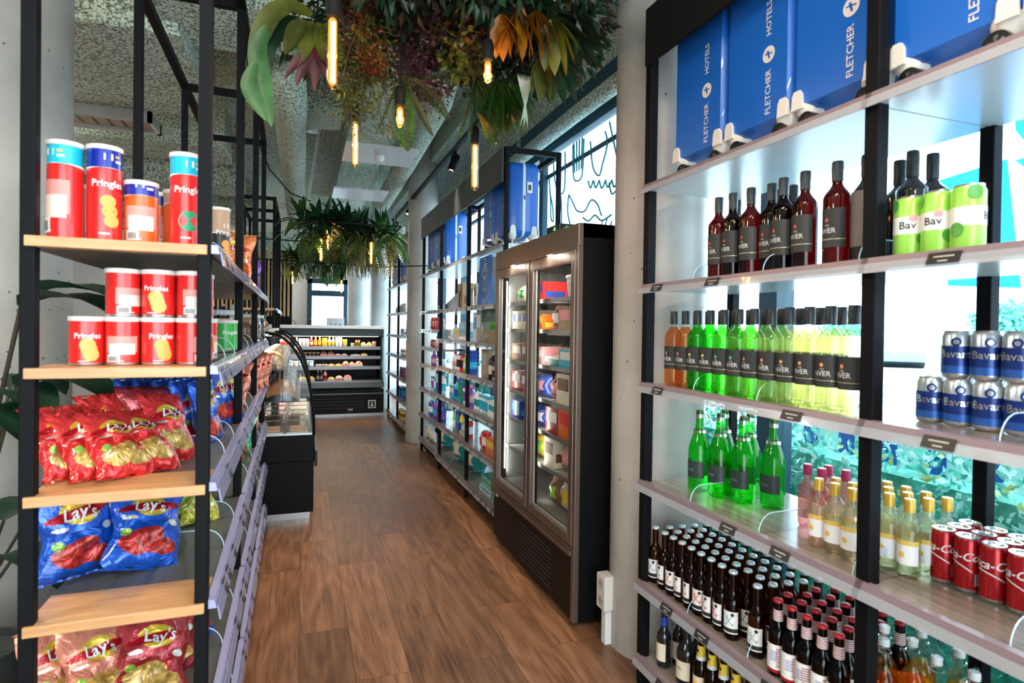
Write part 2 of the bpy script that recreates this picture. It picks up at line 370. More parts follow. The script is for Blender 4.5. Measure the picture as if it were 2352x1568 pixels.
mb = MB().box(-1.1, 2.05, 11.2, 11.45, 2.62, 3.1); struct('ceiling_beam_far', mb, SPRAYL, 0)

# long window wall on the right
mb = MB().box(2.0, 2.16, -3.3, 12.6, 3.10, 3.34)
mb.box(1.98, 2.14, -3.3, 12.6, 2.98, 3.12)
mb.box(2.0, 2.16, -3.3, 12.6, -.1, .14); struct('wall_right', mb, TEAL, 0)
MULL = [-2.0, -.62, .76, 2.14, 3.50, 4.88, 6.26, 7.64, 9.02, 10.4, 11.8]
wf = MB()
for i, y in enumerate(MULL):
    wf.box(2.0, 2.10, y-.055, y+.055, .1, 3.02)
    wf.box(1.985, 2.0, y-.07, y-.045, .1, 3.02)
wf.box(2.03, 2.07, -3.2, 12.5, 2.795, 2.83).box(2.02, 2.09, -3.2, 12.5, .1, .2)
w1 = struct('window_1', wf, TEAL, 0)
for a, b in zip(MULL[:-1], MULL[1:]):
    part('window_pane', MB().box(2.046, 2.054, a+.055, b-.055, .2, 2.99), PANE, w1, 0)
# white film with a line drawing on the window above the freezer
FILM = M('white_window_film', (.80, .9, .92), .6)
m, n, l, p = nt('translucent_film'); p.inputs['Base Color'].default_value = (.75, .92, .95, 1)
tl = n.new('ShaderNodeBsdfTranslucent'); tl.inputs[0].default_value = (.85, .97, 1, 1); mx = n.new('ShaderNodeMixShader'); mx.inputs[0].default_value = .8
l.new(p.outputs[0], mx.inputs[1]); l.new(tl.outputs[0], mx.inputs[2]); l.new(mx.outputs[0], n['Material Output'].inputs[0]); FILMT = m
ft = MB(); N = 40
ed = [2.20+.035*sin(k*1.7)+.02*sin(k*4.1)+.012*(k % 3) for k in range(N+1)]
bb = ft.av([(2.036, 3.56+1.26*k/N, ed[k]) for k in range(N+1)]+[(2.036, 3.56+1.26*k/N, 2.97) for k in range(N+1)])
ft.af([(k, k+1, k+N+2, k+N+1) for k in range(N)], bb, 0)
film = part('window_film', ft, FILMT, w1, 0, label='white window film')
INK = M('teal_line_drawing', (.03, .22, .24), .6)
ln = MB()
def stroke(pts, r=.0068):
    q = []
    for i in range(len(pts)-1):
        p0, p1, p2, p3 = [Vector(pts[min(max(j, 0), len(pts)-1)]) for j in (i-1, i, i+1, i+2)]
        for k in range(6):
            t = k/6; c = .5*(2*p1+(p2-p0)*t+(2*p0-5*p1+4*p2-p3)*t*t+(3*p1-p0-3*p2+p3)*t**3); q.append((2.028, c.x, c.y))
    q.append((2.028, *pts[-1])); ln.tube(q, r, 5)
def wav(pts, amp, seed):
    rr = random.Random(seed); return [(y+rr.uniform(-amp, amp), z+rr.uniform(-amp, amp)) for y, z in pts]
stroke(wav([(4.70, 2.95), (4.66, 2.80), (4.60, 2.66), (4.52, 2.60), (4.46, 2.64), (4.43, 2.8), (4.44, 2.95)], .012, 1))
stroke(wav([(4.60, 2.66), (4.60, 2.5), (4.56, 2.36), (4.50, 2.34), (4.50, 2.5), (4.52, 2.6)], .012, 2))
stroke(wav([(4.78, 2.8), (4.74, 2.6), (4.72, 2.45), (4.68, 2.4), (4.70, 2.55), (4.75, 2.68)], .01, 3))
for dy in (0, .05, .10, .15): stroke([(4.28-dy, 2.96), (4.26-dy*.8, 2.72)])
stroke([(4.30, 2.95), (4.28, 2.70), (4.20, 2.64), (4.12, 2.68), (4.10, 2.94)])
stroke(wav([(4.0, 2.9), (3.95, 2.7), (3.86, 2.6), (3.78, 2.66), (3.72, 2.8), (3.76, 2.9)], .015, 4))
for k in range(5): stroke(wav([(4.02-.09*k, 2.60-.02*k), (3.98-.09*k, 2.54-.02*k), (3.93-.09*k, 2.58-.02*k)], .006, 10+k))
stroke(wav([(4.36, 2.56), (4.28, 2.48), (4.20, 2.40), (4.08, 2.38), (3.96, 2.44), (3.86, 2.40), (3.80, 2.30)], .008, 5))
stroke(wav([(4.36, 2.56), (4.38, 2.44), (4.34, 2.32), (4.30, 2.26)], .008, 6))
stroke(wav([(4.1, 2.34), (4.0, 2.30), (3.9, 2.32), (3.8, 2.26), (3.66, 2.28)], .008, 7))
for k in range(18): stroke([(4.8-k*.068, 2.245+.02*sin(k*1.7)), (4.83-k*.068, 2.20+.02*sin(k*1.7))], .005)
stroke([(3.56, 2.60), (3.62, 2.74), (3.70, 2.94)]); stroke(wav([(3.7, 2.5), (3.66, 2.42), (3.60, 2.44)], .01, 8))
part('line_drawing', ln, INK, film, 0, label='teal line drawing on the film')
# blue vinyl lettering strokes on the near panes
VB = M('blue_vinyl', (.01, .16, .62), .5); m, n, l, p = nt('blue_vinyl_lit'); p.inputs['Base Color'].default_value = (.02, .3, .8, 1)
tl = n.new('ShaderNodeBsdfTranslucent'); tl.inputs[0].default_value = (.04, .42, .95, 1); mx = n.new('ShaderNodeMixShader'); mx.inputs[0].default_value = .7
l.new(p.outputs[0], mx.inputs[1]); l.new(tl.outputs[0], mx.inputs[2]); l.new(mx.outputs[0], n['Material Output'].inputs[0])
vb = MB()
for poly in (((1.43, 2.00), (1.20, 2.02), (1.155, 1.62), (1.37, 1.64), (1.385, 1.93), (1.42, 1.93)), ((1.19, 2.20), (1.09, 2.17), (1.09, 2.03), (1.155, 2.06), (1.18, 2.10)),
             ((1.18, 2.01), (1.06, 2.02), (1.06, 1.88)), ((1.02, 2.3), (.95, 2.3), (.90, 1.6), (.98, 1.6)), ((.84, 2.3), (.5, 2.3), (.5, 2.2), (.83, 2.2)), ((.84, 1.95), (.5, 1.95), (.5, 1.85), (.83, 1.85))):
    b = vb.av([(2.038, y, z) for y, z in poly]); vb.af([tuple(range(len(poly)))], b, 0)
part('window_lettering', vb, m, w1, 0, label='large blue vinyl letters on the pane')

# concrete pillars
def pillar(n_, x, y, r, mat=CONC, z1=3.8):
    return struct(n_, MB().lathe([(r, 0), (r, z1)], 56, (x, y, 0)), mat, 40)
pillar('column_near', 1.585, 2.385, .212); pillar('column_middle', 1.45, 7.56, .19); pillar('column_far', 1.33, 10.75, .18, CONCW); pillar('column_end', 1.02, 11.8, .21, CONCW)
pillar('column_left', -1.40, 3.45, .32, CONC)

# outside: pavement, hedge, banner, far trees, parked cars
OUTG = M('sunlit_pavement', (.72, .74, .75), .8, var=.08, vscale=.6)
mb = MB().quad((2.1, -30, -.12), (60, -30, -.12), (60, 60, -.12), (2.1, 60, -.12)); struct('ground', mb, OUTG, 0)
mb = MB().quad((-8, 12.7, -.12), (2.1, 12.7, -.12), (2.1, 40, -.12), (-8, 40, -.12)); struct('ground_far', mb, OUTG, 0)
HG = leafmat('hedge_leaf', (.04, .34, .25), (.22, .72, .58), .5); HG2 = leafmat('pale_hedge_leaf', (.30, .60, .50), (.7, .95, .88), .5); HG3 = leafmat('yellow_hedge_leaf', (.4, .5, .15), (.7, .75, .35), .5)
hb = MB(); rr = random.Random(3)
def quadleaf(mb, c, d, nrm, L, Wd, m):
    d = d.normalized(); s = d.cross(nrm)
    if s.length < 1e-4: s = d.cross(Vector((1, .3, .2)))
    s.normalize(); nn = s.cross(d)
    b = mb.av([c, c+d*L*.45+s*Wd*.5+nn*Wd*.12, c+d*L, c+d*L*.45-s*Wd*.5+nn*Wd*.12, c+d*L*.5-nn*Wd*.1]); mb.af([(0, 1, 4), (1, 2, 4), (2, 3, 4), (3, 0, 4)], b, m)
for k in range(24000):
    y = rr.uniform(-.3, 10.5); z = rr.uniform(-.05, 1.0)+.05*sin(y*5); x = 2.42+rr.uniform(-.05, .07)
    if z > .80 and rr.random() < .7: x += rr.uniform(0, .32)
    d = Vector((rr.uniform(-1, .2), rr.uniform(-1, 1), rr.uniform(-1, 1)))
    quadleaf(hb, Vector((x, y, z)), d, Vector((-1, 0, .2)), rr.uniform(.03, .07), rr.uniform(.012, .034), 0 if rr.random() < .55 else (1 if rr.random() < .85 else 2))
hb.box(2.52, 2.70, -.4, 10.6, -.12, .84, 0)
tag(link('hedge', hb.mesh('hedge', [HG, HG2, HG3], 0)), 'leafy green hedge growing outside along the foot of the windows', 'hedge', kind='stuff')
bn = MB().box(2.92, 2.94, .9, 2.9, .72, 1.10, 0)
for k in range(8): bn.box(2.915, 2.92, .95+k*.25, 1.05+k*.25, .74, 1.09, 1)
for y in (1.0, 2.8): bn.tube([(2.95, y, -.12), (2.95, y, 1.14)], .015, 8, 2)
tag(link('terrace_screen', bn.mesh('terrace_screen', [PAPER, BLUEP, STEEL], 0)), 'white terrace screen with blue upright stripes standing outside behind the hedge', 'screen')
def outdoor_tree(x, y, z0, r, lab, seed):
    t = thing('tree', lab, 'tree', (x, y, -.12)); rr = random.Random(seed)
    part('trunk', MB().tube([(0, 0, 0), (.1, .05, z0*.5), (0, 0, z0)], [.14, .11, .07], 8), M('bark', (.2, .16, .12), .9), t)
    c = MB()
    for k in range(900):
        v = Vector((rr.gauss(0, 1), rr.gauss(0, 1), rr.gauss(0, 1))).normalized()*r*rr.uniform(.5, 1); quadleaf(c, v+Vector((0, 0, z0+r*.6)), Vector((rr.uniform(-1, 1), rr.uniform(-1, 1), rr.uniform(-1, 1))), v, .3, .16, 0)
    part('foliage', c, leafmat('outdoor_tree_leaf', (.05, .35, .3), (.3, .7, .62)), t, 0)
outdoor_tree(24, 14.2, 1.3, .95, 'small leafy tree outside beyond the car park, seen above the blue cans', 1)
outdoor_tree(30, 26, 1.0, 1.3, 'distant leafy tree outside, seen between the shelf post and the blue cans', 2)
def car(x, y, rz, col, lab):
    t = thing('parked_car', lab, 'car', (x, y, -.12), rz); m_ = M('car_paint_'+str(len(MC)), col, .3, coat=.6)
    prof = [(-2.1, .3), (-2.1, .75), (-1.3, .85), (-.7, 1.4), (.8, 1.42), (1.5, .9), (2.1, .8), (2.1, .3)]
    part('body', MB().prism(prof, -.85, .85, 0, 'y'), m_, t, 20, .05)
    part('side_window', MB().prism([(-1.15, .9), (-.65, 1.33), (.75, 1.35), (1.25, .93)], -.86, .86, 0, 'y'), M('car_glass', (.1, .2, .28), .1), t, 0)
    for wx in (-1.3, 1.3): part('wheel', MB().lathe([(.1, -.88), (.32, -.88), (.32, .88), (.1, .88)], 20), BLACKP, t).rotation_euler = (pi/2, 0, 0)
    for c in t.children:
        if c.name.startswith('wheel'): pass
    ws = [c for c in t.children if c.name.startswith('wheel')]; ws[0].location = (-1.3, 0, .32); ws[1].location = (1.3, 0, .32)
car(27, 20.5, .8, (.2, .55, .75), 'light blue car parked outside, tiny beyond the wine shelf post')
car(25, 21.8, .8, (.7, .75, .78), 'pale silver car parked outside beside the light blue car')
mb = MB().box(45, 46, -10, 60, -.12, 2.2); struct('wall_outside', mb, M('distant_building', (.75, .82, .86), .8), 0)

# ================================================================== CEILING SERVICES
t = MB()
t.lathe([(.135, 0), (.135, 5.0)], 28); d_ = tag(link('round_air_duct', t.mesh('round_air_duct', SPRAYL, 40), None, (-.12, 5.25, 3.30), (-pi/2, 0, 0)), 'round sprayed air duct running away above the aisle beside the black racks', 'duct')
t = MB(); pts = [(-.12, 5.28, 3.30), (-.13, 5.0, 3.33), (-.24, 4.8, 3.40), (-.55, 4.72, 3.44), (-2.5, 4.7, 3.44)]
t = MB().tube([(-.12, 5.45, 3.30), (-.12, 5.1, 3.31), (-.13, 4.98, 3.40), (-.14, 4.93, 3.55), (-.14, 4.93, 3.8)], .14, 24)
tag(link('duct_elbow', t.mesh('duct_elbow', SPRAYL, 50)), 'sprayed duct elbow turning up into the ceiling at the round duct end', 'duct')
t = MB().rbox(.43, .92, 5.0, 11.1, 3.46, 3.779, .02); tag(link('rectangular_air_duct', t.mesh('rectangular_air_duct', SPRAYL, 30)), 'rectangular sprayed air duct above the two white ceiling panels', 'duct')
t = MB().tube([(1.02, 4.6, 3.42), (1.08, 5.0, 3.42), (1.14, 7.2, 3.42), (1.18, 9.6, 3.42)], .125, 24); tag(link('round_air_duct', t.mesh('round_air_duct', SPRAYL, 50)), 'round sprayed duct running diagonally beside the black lighting track', 'duct')
t = MB().box(-.95, .2, 3.9, 4.55, 3.38, 3.8).rbox(-.6, .35, 5.9, 6.4, 3.5, 3.8, .1); t.box(-.75, 1.7, 3.0, 3.6, 3.5, 3.8)
struct('ceiling_coffers', t, SPRAY, 30)
t = MB().box(1.5, 2.2, -3.2, 12.4, 3.56, 3.8).box(2.01, 2.2, -3.2, 12.4, 3.34, 3.56); struct('ceiling_edge_beam', t, SPRAYL, 0)
t = MB(); t.tube([(1.86, -3.1+k*1.0, 3.035+.006*sin(k*2.1)) for k in range(16)], .058, 16)
for y in (1.2, 3.1, 5.1, 7.2): t.tube([(1.86, y, 3.09), (1.86, y+.01, 3.5)], .016, 8)
tag(link('sprayed_pipe', t.mesh('sprayed_pipe', SPRAYL, 50)), 'thick white sprayed pipe hung along the top of the windows', 'pipe')
# perforated linear grille in the left beam
g = thing('ceiling_grille', 'long metal ceiling grille lit orange by lamps, seen above the tall cans', 'grille', (-2.55, 6.05, 3.24))
part('grille_frame', MB().box(-1.6, 1.3, -.20, -.15, -.03, .06).box(-1.6, 1.3, .15, .20, -.03, .06).box(1.27, 1.3, -.2, .2, -.03, .06), STEEL, g, 0)
bb = MB()
for k in range(26): bb.box(-1.58+k*.11, -1.50+k*.11, -.15, .15, .0, .01)
part('slat', bb, M('grille_blades', (.45, .30, .2), .4, .4), g, 0, label='thin grille blades').__setitem__('kind', 'stuff')  # orange lamp light is put into the blade colour
# white suspended panels
def panel(y0, y1, x0, x1, lab, sensor):
    cx, cy_ = (x0+x1)/2, (y0+y1)/2
    g = thing('ceiling_panel', lab, 'panel', (cx, cy_, 3.1), 0, 'white suspended ceiling panels')
    w, d = (x1-x0)/2, (y1-y0)/2
    part('panel_board', MB().box(-w, w, -d, d, 0, .022), M('satin_white_panel', (.72, .72, .72), .28), g, 0, .004)
    for sx in (-1, 1):
        for sy in (-1, 1): part('suspension_wire', MB().tube([(sx*w*.8, sy*d*.8, .02), (sx*w*.8, sy*d*.8, .4)], .0025, 5), STEEL, g)
    if sensor:
        s = part('smoke_detector', MB().lathe([(.0, -.055), (.028, -.055), (.036, -.045), (.045, -.02), (.045, 0)], 20), WHITE, g)
panel(5.45, 6.05, .345, 1.005, 'white square panel hung from the ceiling with a smoke detector below it', 1)
panel(7.27, 7.86, .33, .975, 'plain white square panel hung from the ceiling above the second planter', 0)
s = MB().lathe([(0, -.05), (.03, -.05), (.05, -.04), (.085, -.012), (.09, 0)], 24); s.lathe([(.05, -.046), (.056, -.052), (.06, -.042)], 24, m=1, cap=False)
tag(link('smoke_detector', s.mesh('smoke_detector', [WHITE, BLACKP], 50), None, (-1.27, 3.35, 3.40)), 'round white smoke detector on the ceiling above the near black rack', 'smoke detector')
tag(link('ceiling_speaker', MB().lathe([(.0, -.02), (.04, -.02), (.05, -.05), (.062, -.05), (.065, 0)], 24, (0, 0, 0)).mesh('sp', [WHITE], 50), None, (.08, 6.9, 3.66)), 'small round white vent on the ceiling left of the second white panel', 'vent')
# lighting track with spots
tr = thing('lighting_track', 'black lighting track running along the ceiling above the right shelves', 'lighting track', (1.295, 5, 3.1))
part('rail', MB().box(-.018, .018, -6.5, 4.2, -.018, .018), BLK, tr, 0)
for y in (1.5, 4.4, 7.3): part('hanger', MB().tube([(0, y-5, .015), (0, y-5, .36)], .004, 6), STEEL, tr)
def spot(y, lab, aim, power, size=1.3, col=(1, .83, .66)):
    g = thing('track_spotlight', lab, 'spotlight', (1.295, y, 3.08), 0, 'black track spotlights')
    part('adapter', MB().box(-.016, .016, -.05, .05, -.03, 0).tube([(0, 0, -.03), (0, 0, -.08)], .008, 8), BLK, g)
    d = (Vector(aim)-Vector((1.295, y, 2.98))).normalized(); q = d.to_track_quat('-Z', 'Y')
    h = part('lamp_head', MB().lathe([(.0, .085), (.036, .085), (.038, .08), (.038, -.08), (.033, -.08), (.033, -.05)], 24, cap=False), BLK, g)
    h.location = (0, 0, -.10); h.rotation_mode = 'QUATERNION'; h.rotation_quaternion = q
    e = link('lens', MB().lathe([(0, -.055), (.033, -.055)], 20).mesh('lens', M('lit_spot_lens', (1, .8, .6), .5, emit=(1, .82, .62), es=9), 0), h)
    lo = lamp('SPOT', 'spot_beam', Vector((1.295, y, 2.98))+d*.10, power, col, .03, spot=size, blend=.8)
    lo.rotation_mode = 'QUATERNION'; lo.rotation_quaternion = q
spot(7.65, 'black track spotlight switched on above the far end of the right shelves', (-.2, 6.6, .4), 120)
spot(5.3, 'black track spotlight aimed down at the aisle beyond the big hanging plants', (.2, 4.9, 0), 190)
spot(3.45, 'black track spotlight half hidden behind the big hanging plants', (.3, 2.9, 0), 200)
spot(9.0, 'black track spotlight aimed at the chilled cabinet at the aisle end', (.3, 9.9, .7), 110)
# thin cables slung across the ceiling
cb = MB().tube([(-3, 8.6, 2.66), (1.9, 8.6, 2.60)], .008, 6); tag(link('tension_cable', cb.mesh('c', BLK), None), 'thin black cable strung across the shop above the second planter', 'cable')
cb = MB().tube([(-3, 7.2, 2.20), (-.3, 7.2, 2.21), (.95, 7.2, 2.19), (1.6, 7.2, 2.24)], .007, 6); tag(link('tension_cable', cb.mesh('c', BLK), None), 'thin black cable strung across the shop below the second planter', 'cable')
cb = MB().tube([(-.32, 4.4, 2.78), (-.24, 4.7, 2.62), (-.1, 5.0, 2.52), (.05, 5.15, 2.50)], .005, 6); tag(link('lamp_cable', cb.mesh('c', BLK), None), 'thin black cable sagging from the racks to the second planter', 'cable')
# ================================================================== SHELF RACKS
def frosted(name, col, a):
    m, n, l, p = nt(name); p.inputs['Base Color'].default_value = (*col, 1); p.inputs['Roughness'].default_value = .2; p.inputs['Coat Weight'].default_value = .3
    tr = n.new('ShaderNodeBsdfTransparent'); tr.inputs[0].default_value = (*[.5+.5*c for c in col], 1); mx = n.new('ShaderNodeMixShader'); mx.inputs[0].default_value = a
    l.new(tr.outputs[0], mx.inputs[1]); l.new(p.outputs[0], mx.inputs[2]); l.new(mx.outputs[0], n['Material Output'].inputs[0]); return m
LIPC = frosted('clear_price_lip', (.55, .56, .60), .55); LIPP = frosted('lilac_price_lip', (.45, .47, .72), .6)
def rack(name, label, org, rot, s, ys, depth, H, levels, style, fascia=None, group=None, tags=True, divs=True, base=True):
    """posts at local y in ys; front plane x=0, back towards s*depth; levels[i] = shelf heights of bay i"""
    t = thing(name, label, 'shelving', (org[0], org[1], 0), rot, group)
    P = .038 if style == 'near' else .031
    for y in ys:
        part('post', MB().box(-P/2, P/2, y-P/2, y+P/2, 0, H), BLK, t, 0, .003)
        part('post', MB().box(s*depth-P/2, s*depth+P/2, y-P/2, y+P/2, 0, H), BLK, t, 0, .003)
        for z in (.06, H-.02): part('cross_bar', MB().box(min(0, s*depth), max(0, s*depth), y-.014, y+.014, z-.018, z+.018), BLK, t, 0)
    for x in (0, s*depth): part('top_rail', MB().box(x-.017, x+.017, ys[0], ys[-1], H-.036, H), BLK, t, 0)
    if base: part('base_board', MB().box(min(s*.03, s*(depth-.03)), max(s*.03, s*(depth-.03)), ys[0], ys[-1], .02, .07), BLK, t, 0)
    rr = random.Random(hash(label) % 997 if False else len(label)*7)
    for i in range(len(ys)-1):
        a, b = ys[i]+.021, ys[i+1]-.021
        for z in levels[i]:
            x0, x1 = sorted((-s*.012, s*(depth+.005)))
            sh = MB().box(x0, x1, a-.018, b+.018, z-.022, z, 0)
            if style == 'left': mats = [SHELFG]
            elif z > 2: mats = [UNDER]
            else: mats = [SHELFB, UNDER]; sh.m[0] = 1
            so = part('shelf', sh, mats, t, 0)
            if style == 'left' and i == 0:
                part('shelf_end_board', MB().box(x0+.001, x1-.004, a-.045, a+.13, z-.021, z+.004), SHELFL, so, 0, .002, label='light beech board at the shelf end')
            # price rail
            k = -s
            rail = MB(); e0, e1 = (a-.03, b+.03)
            hgt = .034 if style != 'left' else .046
            edge = [(k*.012, .007), (k*.030, .005), (k*.035, -.016), (k*.012, -.016)]
            lip = [(k*.036, -.010), (k*.039, -.010), (k*.046, -hgt), (k*.042, -hgt)]
            if k < 0: edge = edge[::-1]; lip = lip[::-1]
            rail.prism([(px_, z+pz) for px_, pz in edge], e0, e1, 0, 'y'); rail.prism([(px_, z+pz) for px_, pz in lip], e0, e1, 3, 'y')
            if tags and z < 2:
                n_t = 3 if style == 'near' else 6
                for q in range(n_t):
                    if rr.random() < .22: continue
                    yy = a+(b-a)*(q+.3+.5*rr.random())/n_t; wd = .036 if style == 'near' else .022
                    pl = lambda u, v, yy=yy: (k*(.0315+.016*(v)/-hgt*1.0+.0016), yy+u, z+.004+v)
                    rail.quad(pl(-wd, -.006), pl(wd, -.006), pl(wd, -hgt+.002), pl(-wd, -hgt+.002), 1)
                    for j in range(2):
                        v0 = -.014-.010*j; pl2 = lambda u, v: (pl(u, v)[0]+k*.0008, pl(u, v)[1], pl(u, v)[2]); w2 = wd*(.62 if j == 0 else .3)
                        rail.quad(pl2(-w2, v0), pl2(w2, v0), pl2(w2, v0-.0035), pl2(-w2, v0-.0035), 2)
            part('price_rail', rail, [RAILP if style == 'left' else RAILM, TAGM, TAGT, LIPP if style == 'left' else LIPC], so, 0)
            if divs and z < 2:
                n_d = {'near': 3, 'left': 3, 'far': 2}[style]
                for q in range(1 if style == 'left' else 0, n_d):
                    yy = a+.012+(b-a)*q/n_d + (rr.uniform(0, .05) if q else 0)
                    h = .062; L = depth*.75; arc = [(k*.012, 0)]+[(k*.012-k*.055*(1-cos(radians(w))), h*sin(radians(w))) for w in range(15, 91, 15)]+[(-k*L, h), (-k*L, 0)]
                    dv = MB().prism([(px_, z+pz) for px_, pz in (arc if k > 0 else arc[::-1])], yy-.0012, yy+.0012, 0, 'y')
                    dv.tube([(px_, yy, z+pz) for px_, pz in arc[:-1]], .0014, 5, 1)
                    part('divider', dv, [ACR, ACRE], so, 0)
    if fascia:
        z0, z1, fm = fascia
        for i in range(len(ys)-1): part('fascia_board', MB().box(-s*.03-.008, -s*.03+.008, ys[i]+.002, ys[i+1]-.002, z0, z1), fm, t, 0, .002)
    return t
LV = [.124, .435, .85, 1.256, 1.66, 2.07]
RX = 1.352
rack('display_rack', 'black steel drinks rack beside the near concrete pillar, stocked with wine and cans', (RX, 0), 0, 1, [-.96, .06, 1.09, 2.11], .43, 2.80, [LV, LV, LV], 'near', (2.56, 2.79, BLKM))
F = [.15, .48, .78, 1.07, 1.35, 1.65, 2.08]
rack('display_rack', 'black steel rack of household goods beyond the glass door freezer', (RX, 0), 0, 1, [3.95, 4.93, 6.0, 6.95], .40, 2.76, [F, F, [.17, .46, .76, 1.04, 1.24, 1.44, 1.65, 2.08]], 'far', (2.51, 2.75, DKG))
rack('display_rack', 'black steel rack beyond the middle pillar, ending at the chilled cabinet', (RX, 0), 0, 1, [7.92, 8.88, 9.85], .40, 2.76, [[.1, .42, .73, 1.04, 1.34, 1.67, 2.09]]*2, 'far', (2.51, 2.75, DKG))
LROT = .013
LO = (-.2135, 0)      # local frame of the left rack: x grows towards the aisle
LL = [.17, .47, .77, 1.07, 1.367, 1.672]
rack('display_rack', 'black steel snack rack nearest the viewer, holding crisp tubes and crisp bags', LO, LROT, -1, [1.665, 2.66, 3.68, 4.60], .362, 2.80, [LL]*3, 'left')
def LP(x, y, z=0):   # left rack local -> world
    return (LO[0]+x*cos(LROT)-y*sin(LROT), x*sin(LROT)+y*cos(LROT), z)
rack('display_rack', 'distant black rack standing beyond the curved deli counter', (-.30, 0), 0, -1, [6.9, 7.65, 8.4], .36, 2.86, [[.3, .75, 1.15, 1.65]]*2, 'left', tags=False, divs=False)

# ================================================================== PRODUCT KINDS
KD = {}
def kind(key, root, mesh, parts=()): KD[key] = (root, mesh, parts)
def put(key, loc, label, cat, group=None, rot=0):
    root, me, parts = KD[key]
    o = link(root, me, None, loc, rot); tag(o, label, cat, group)
    for pn, pm in parts:
        link(pn, pm, o)
    return o

def bottle_kind(key, root, h, r, neck_r, sh0, sh1, glassm, cap_m, cap_h, label=None, cap_r=None, liquid_fill=None, punt=True, neck_label=None, extra=None, n=22, cap_name='cap'):
    """h height, sh0/sh1 shoulder start/end heights; label=(z0,z1,mat index list painter)"""
    m2 = glassm[1] if isinstance(glassm, (tuple, list)) else glassm
    g1 = glassm[0] if isinstance(glassm, (tuple, list)) else glassm
    lf = liquid_fill if liquid_fill else h
    prof = [(0, .002, 0), (r*.80, .0, 0), (r*.97, .006, 0), (r, .016, 0), (r, sh0, 0)]
    for k in range(1, 7):
        tt = k/6; prof.append((neck_r+(r-neck_r)*(.5+.5*cos(pi*tt)), sh0+(sh1-sh0)*tt, 0))
    prof += [(neck_r, h-cap_h*.9, 0), (neck_r, h-.003, 0), (0, h-.003, 0)]
    pr = [(a, b, 0 if b < lf-1e-6 else 1) for a, b, c in prof]
    b = MB().lathe(pr, n, cap=False)
    me = b.mesh(root, [g1, m2], 50)
    parts = []
    cr_ = cap_r or neck_r*1.12
    c = MB()
    if cap_name == 'crown_cap':
        c.lathe([(cr_*1.05, h-.006), (cr_*1.12, h-.004), (cr_, h+.002), (cr_*.8, h+.004), (0, h+.0045)], n)
    else:
        c.lathe([(cr_, h-cap_h), (cr_, h-.004), (cr_*.9, h), (0, h)], n)
        c.lathe([(cr_*1.03, h-cap_h*.35), (cr_*1.03, h-cap_h*.30)], n, cap=False)
    parts.append((cap_name, c.mesh(cap_name, cap_m, 50)))
    if label:
        lb = MB(); mats = label(lb, r+.0006); parts.append(('label', lb.mesh('label', mats, 40)))
    if neck_label:
        lb = MB(); mats = neck_label(lb, neck_r); parts.append(('neck_label', lb.mesh('neck_label', mats, 40)))
    if extra: parts += extra()
    kind(key, root, me, parts)

# the labels face the aisle (-x): angle 180
def wine_label(z0, z1, dot, txt='NVER', a=78):
    def f(lb, r):
        patch(lb, r, z0, z1, 180-a, 180+a, 0, 14)
        fn = on_cyl(r+.0007, 0, 180)
        fw = lambda u, v: fn(u, v)
        put_text(lb, txt, .020, lambda u, v: fw(-u*-1, v+z0+(z1-z0)*.42), 1, bold=.01)
        put_text(lb, 'THE', .0075, lambda u, v: fw(u, v+z0+(z1-z0)*.56), 1)
        disc_on(lb, lambda u, v: fw(u, v+z0+(z1-z0)*.70), .0055, 2)
        for k, w in enumerate((.02, .012)): lb.quad(fw(-w, z0+(z1-z0)*(.27-.05*k)), fw(w, z0+(z1-z0)*(.27-.05*k)), fw(w, z0+(z1-z0)*(.28-.05*k)), fw(-w, z0+(z1-z0)*(.28-.05*k)), 1)
        patch(lb, r+.0003, z0+(z1-z0)*.20, z0+(z1-z0)*.215, 180-a, 180+a, 3, 14)
        return [DARKL, M('silver_grey_print', (.6, .6, .58), .4), dot, M('gold_line', (.7, .6, .35), .3, .5)]
    return f
GW = liquid('pale_yellow_wine', (.98, .975, .78), .9); GG = liquid('green_wine_glass', (.30, .88, .28)); GR = liquid('rose_wine', (1.0, .55, .30), .9); GC = glass('clear_bottle_glass', (.96, .98, .97), .03)
GD = liquid('dark_red_wine', (.16, .012, .016), .3); GS = liquid('green_sparkling_glass', (.10, .85, .16), .8); GB = liquid('brown_beer_glass', (.42, .17, .04), .3); GDR = M('dark_bottle_glass', (.012, .012, .014), .08, coat=.6)
GY = liquid('clear_white_wine', (.98, .975, .86)); GP = liquid('pink_wine', (1, .58, .55)); GA = liquid('amber_drink', (1, .55, .10), .8); GYL = liquid('yellow_drink', (.85, .75, .08))
CAPD = M('black_screw_cap', (.012, .018, .022), .4)
for key, g, dot in (('rose', (GR, GC), M('rose_dot', (.7, .2, .15), .4)), ('greenwine', (GG, GG), M('yellow_dot', (.75, .6, .1), .4)), ('limewine', (liquid('lime_wine', (.84, .96, .55)), GC), M('teal_dot', (.1, .45, .4), .4)), ('whitewine', (GW, GC), M('orange_dot', (.75, .3, .12), .4))):
    bottle_kind(key, 'wine_bottle', .296, .0365, .0135, .195, .243, g, CAPD, .052, wine_label(.070, .158, dot), .0155, liquid_fill=.232)
bottle_kind('redwine', 'wine_bottle', .30, .0365, .0135, .195, .24, GD, M('grey_black_capsule', (.03, .04, .05), .35), .056, wine_label(.055, .165, M('red_dot', (.5, .06, .06), .4)), .0152)
bottle_kind('darkwine', 'wine_bottle', .31, .0385, .0135, .20, .24, GDR, CAPD, .07, None, .0155)
bottle_kind('greywine', 'wine_bottle', .30, .0375, .0135, .19, .24, GDR, CAPD, .06, lambda lb, r: (patch(lb, r, .05, .2, 90, 270, 0, 14), [M('brown_grey_label', (.14, .12, .12), .5)])[1], .0155)
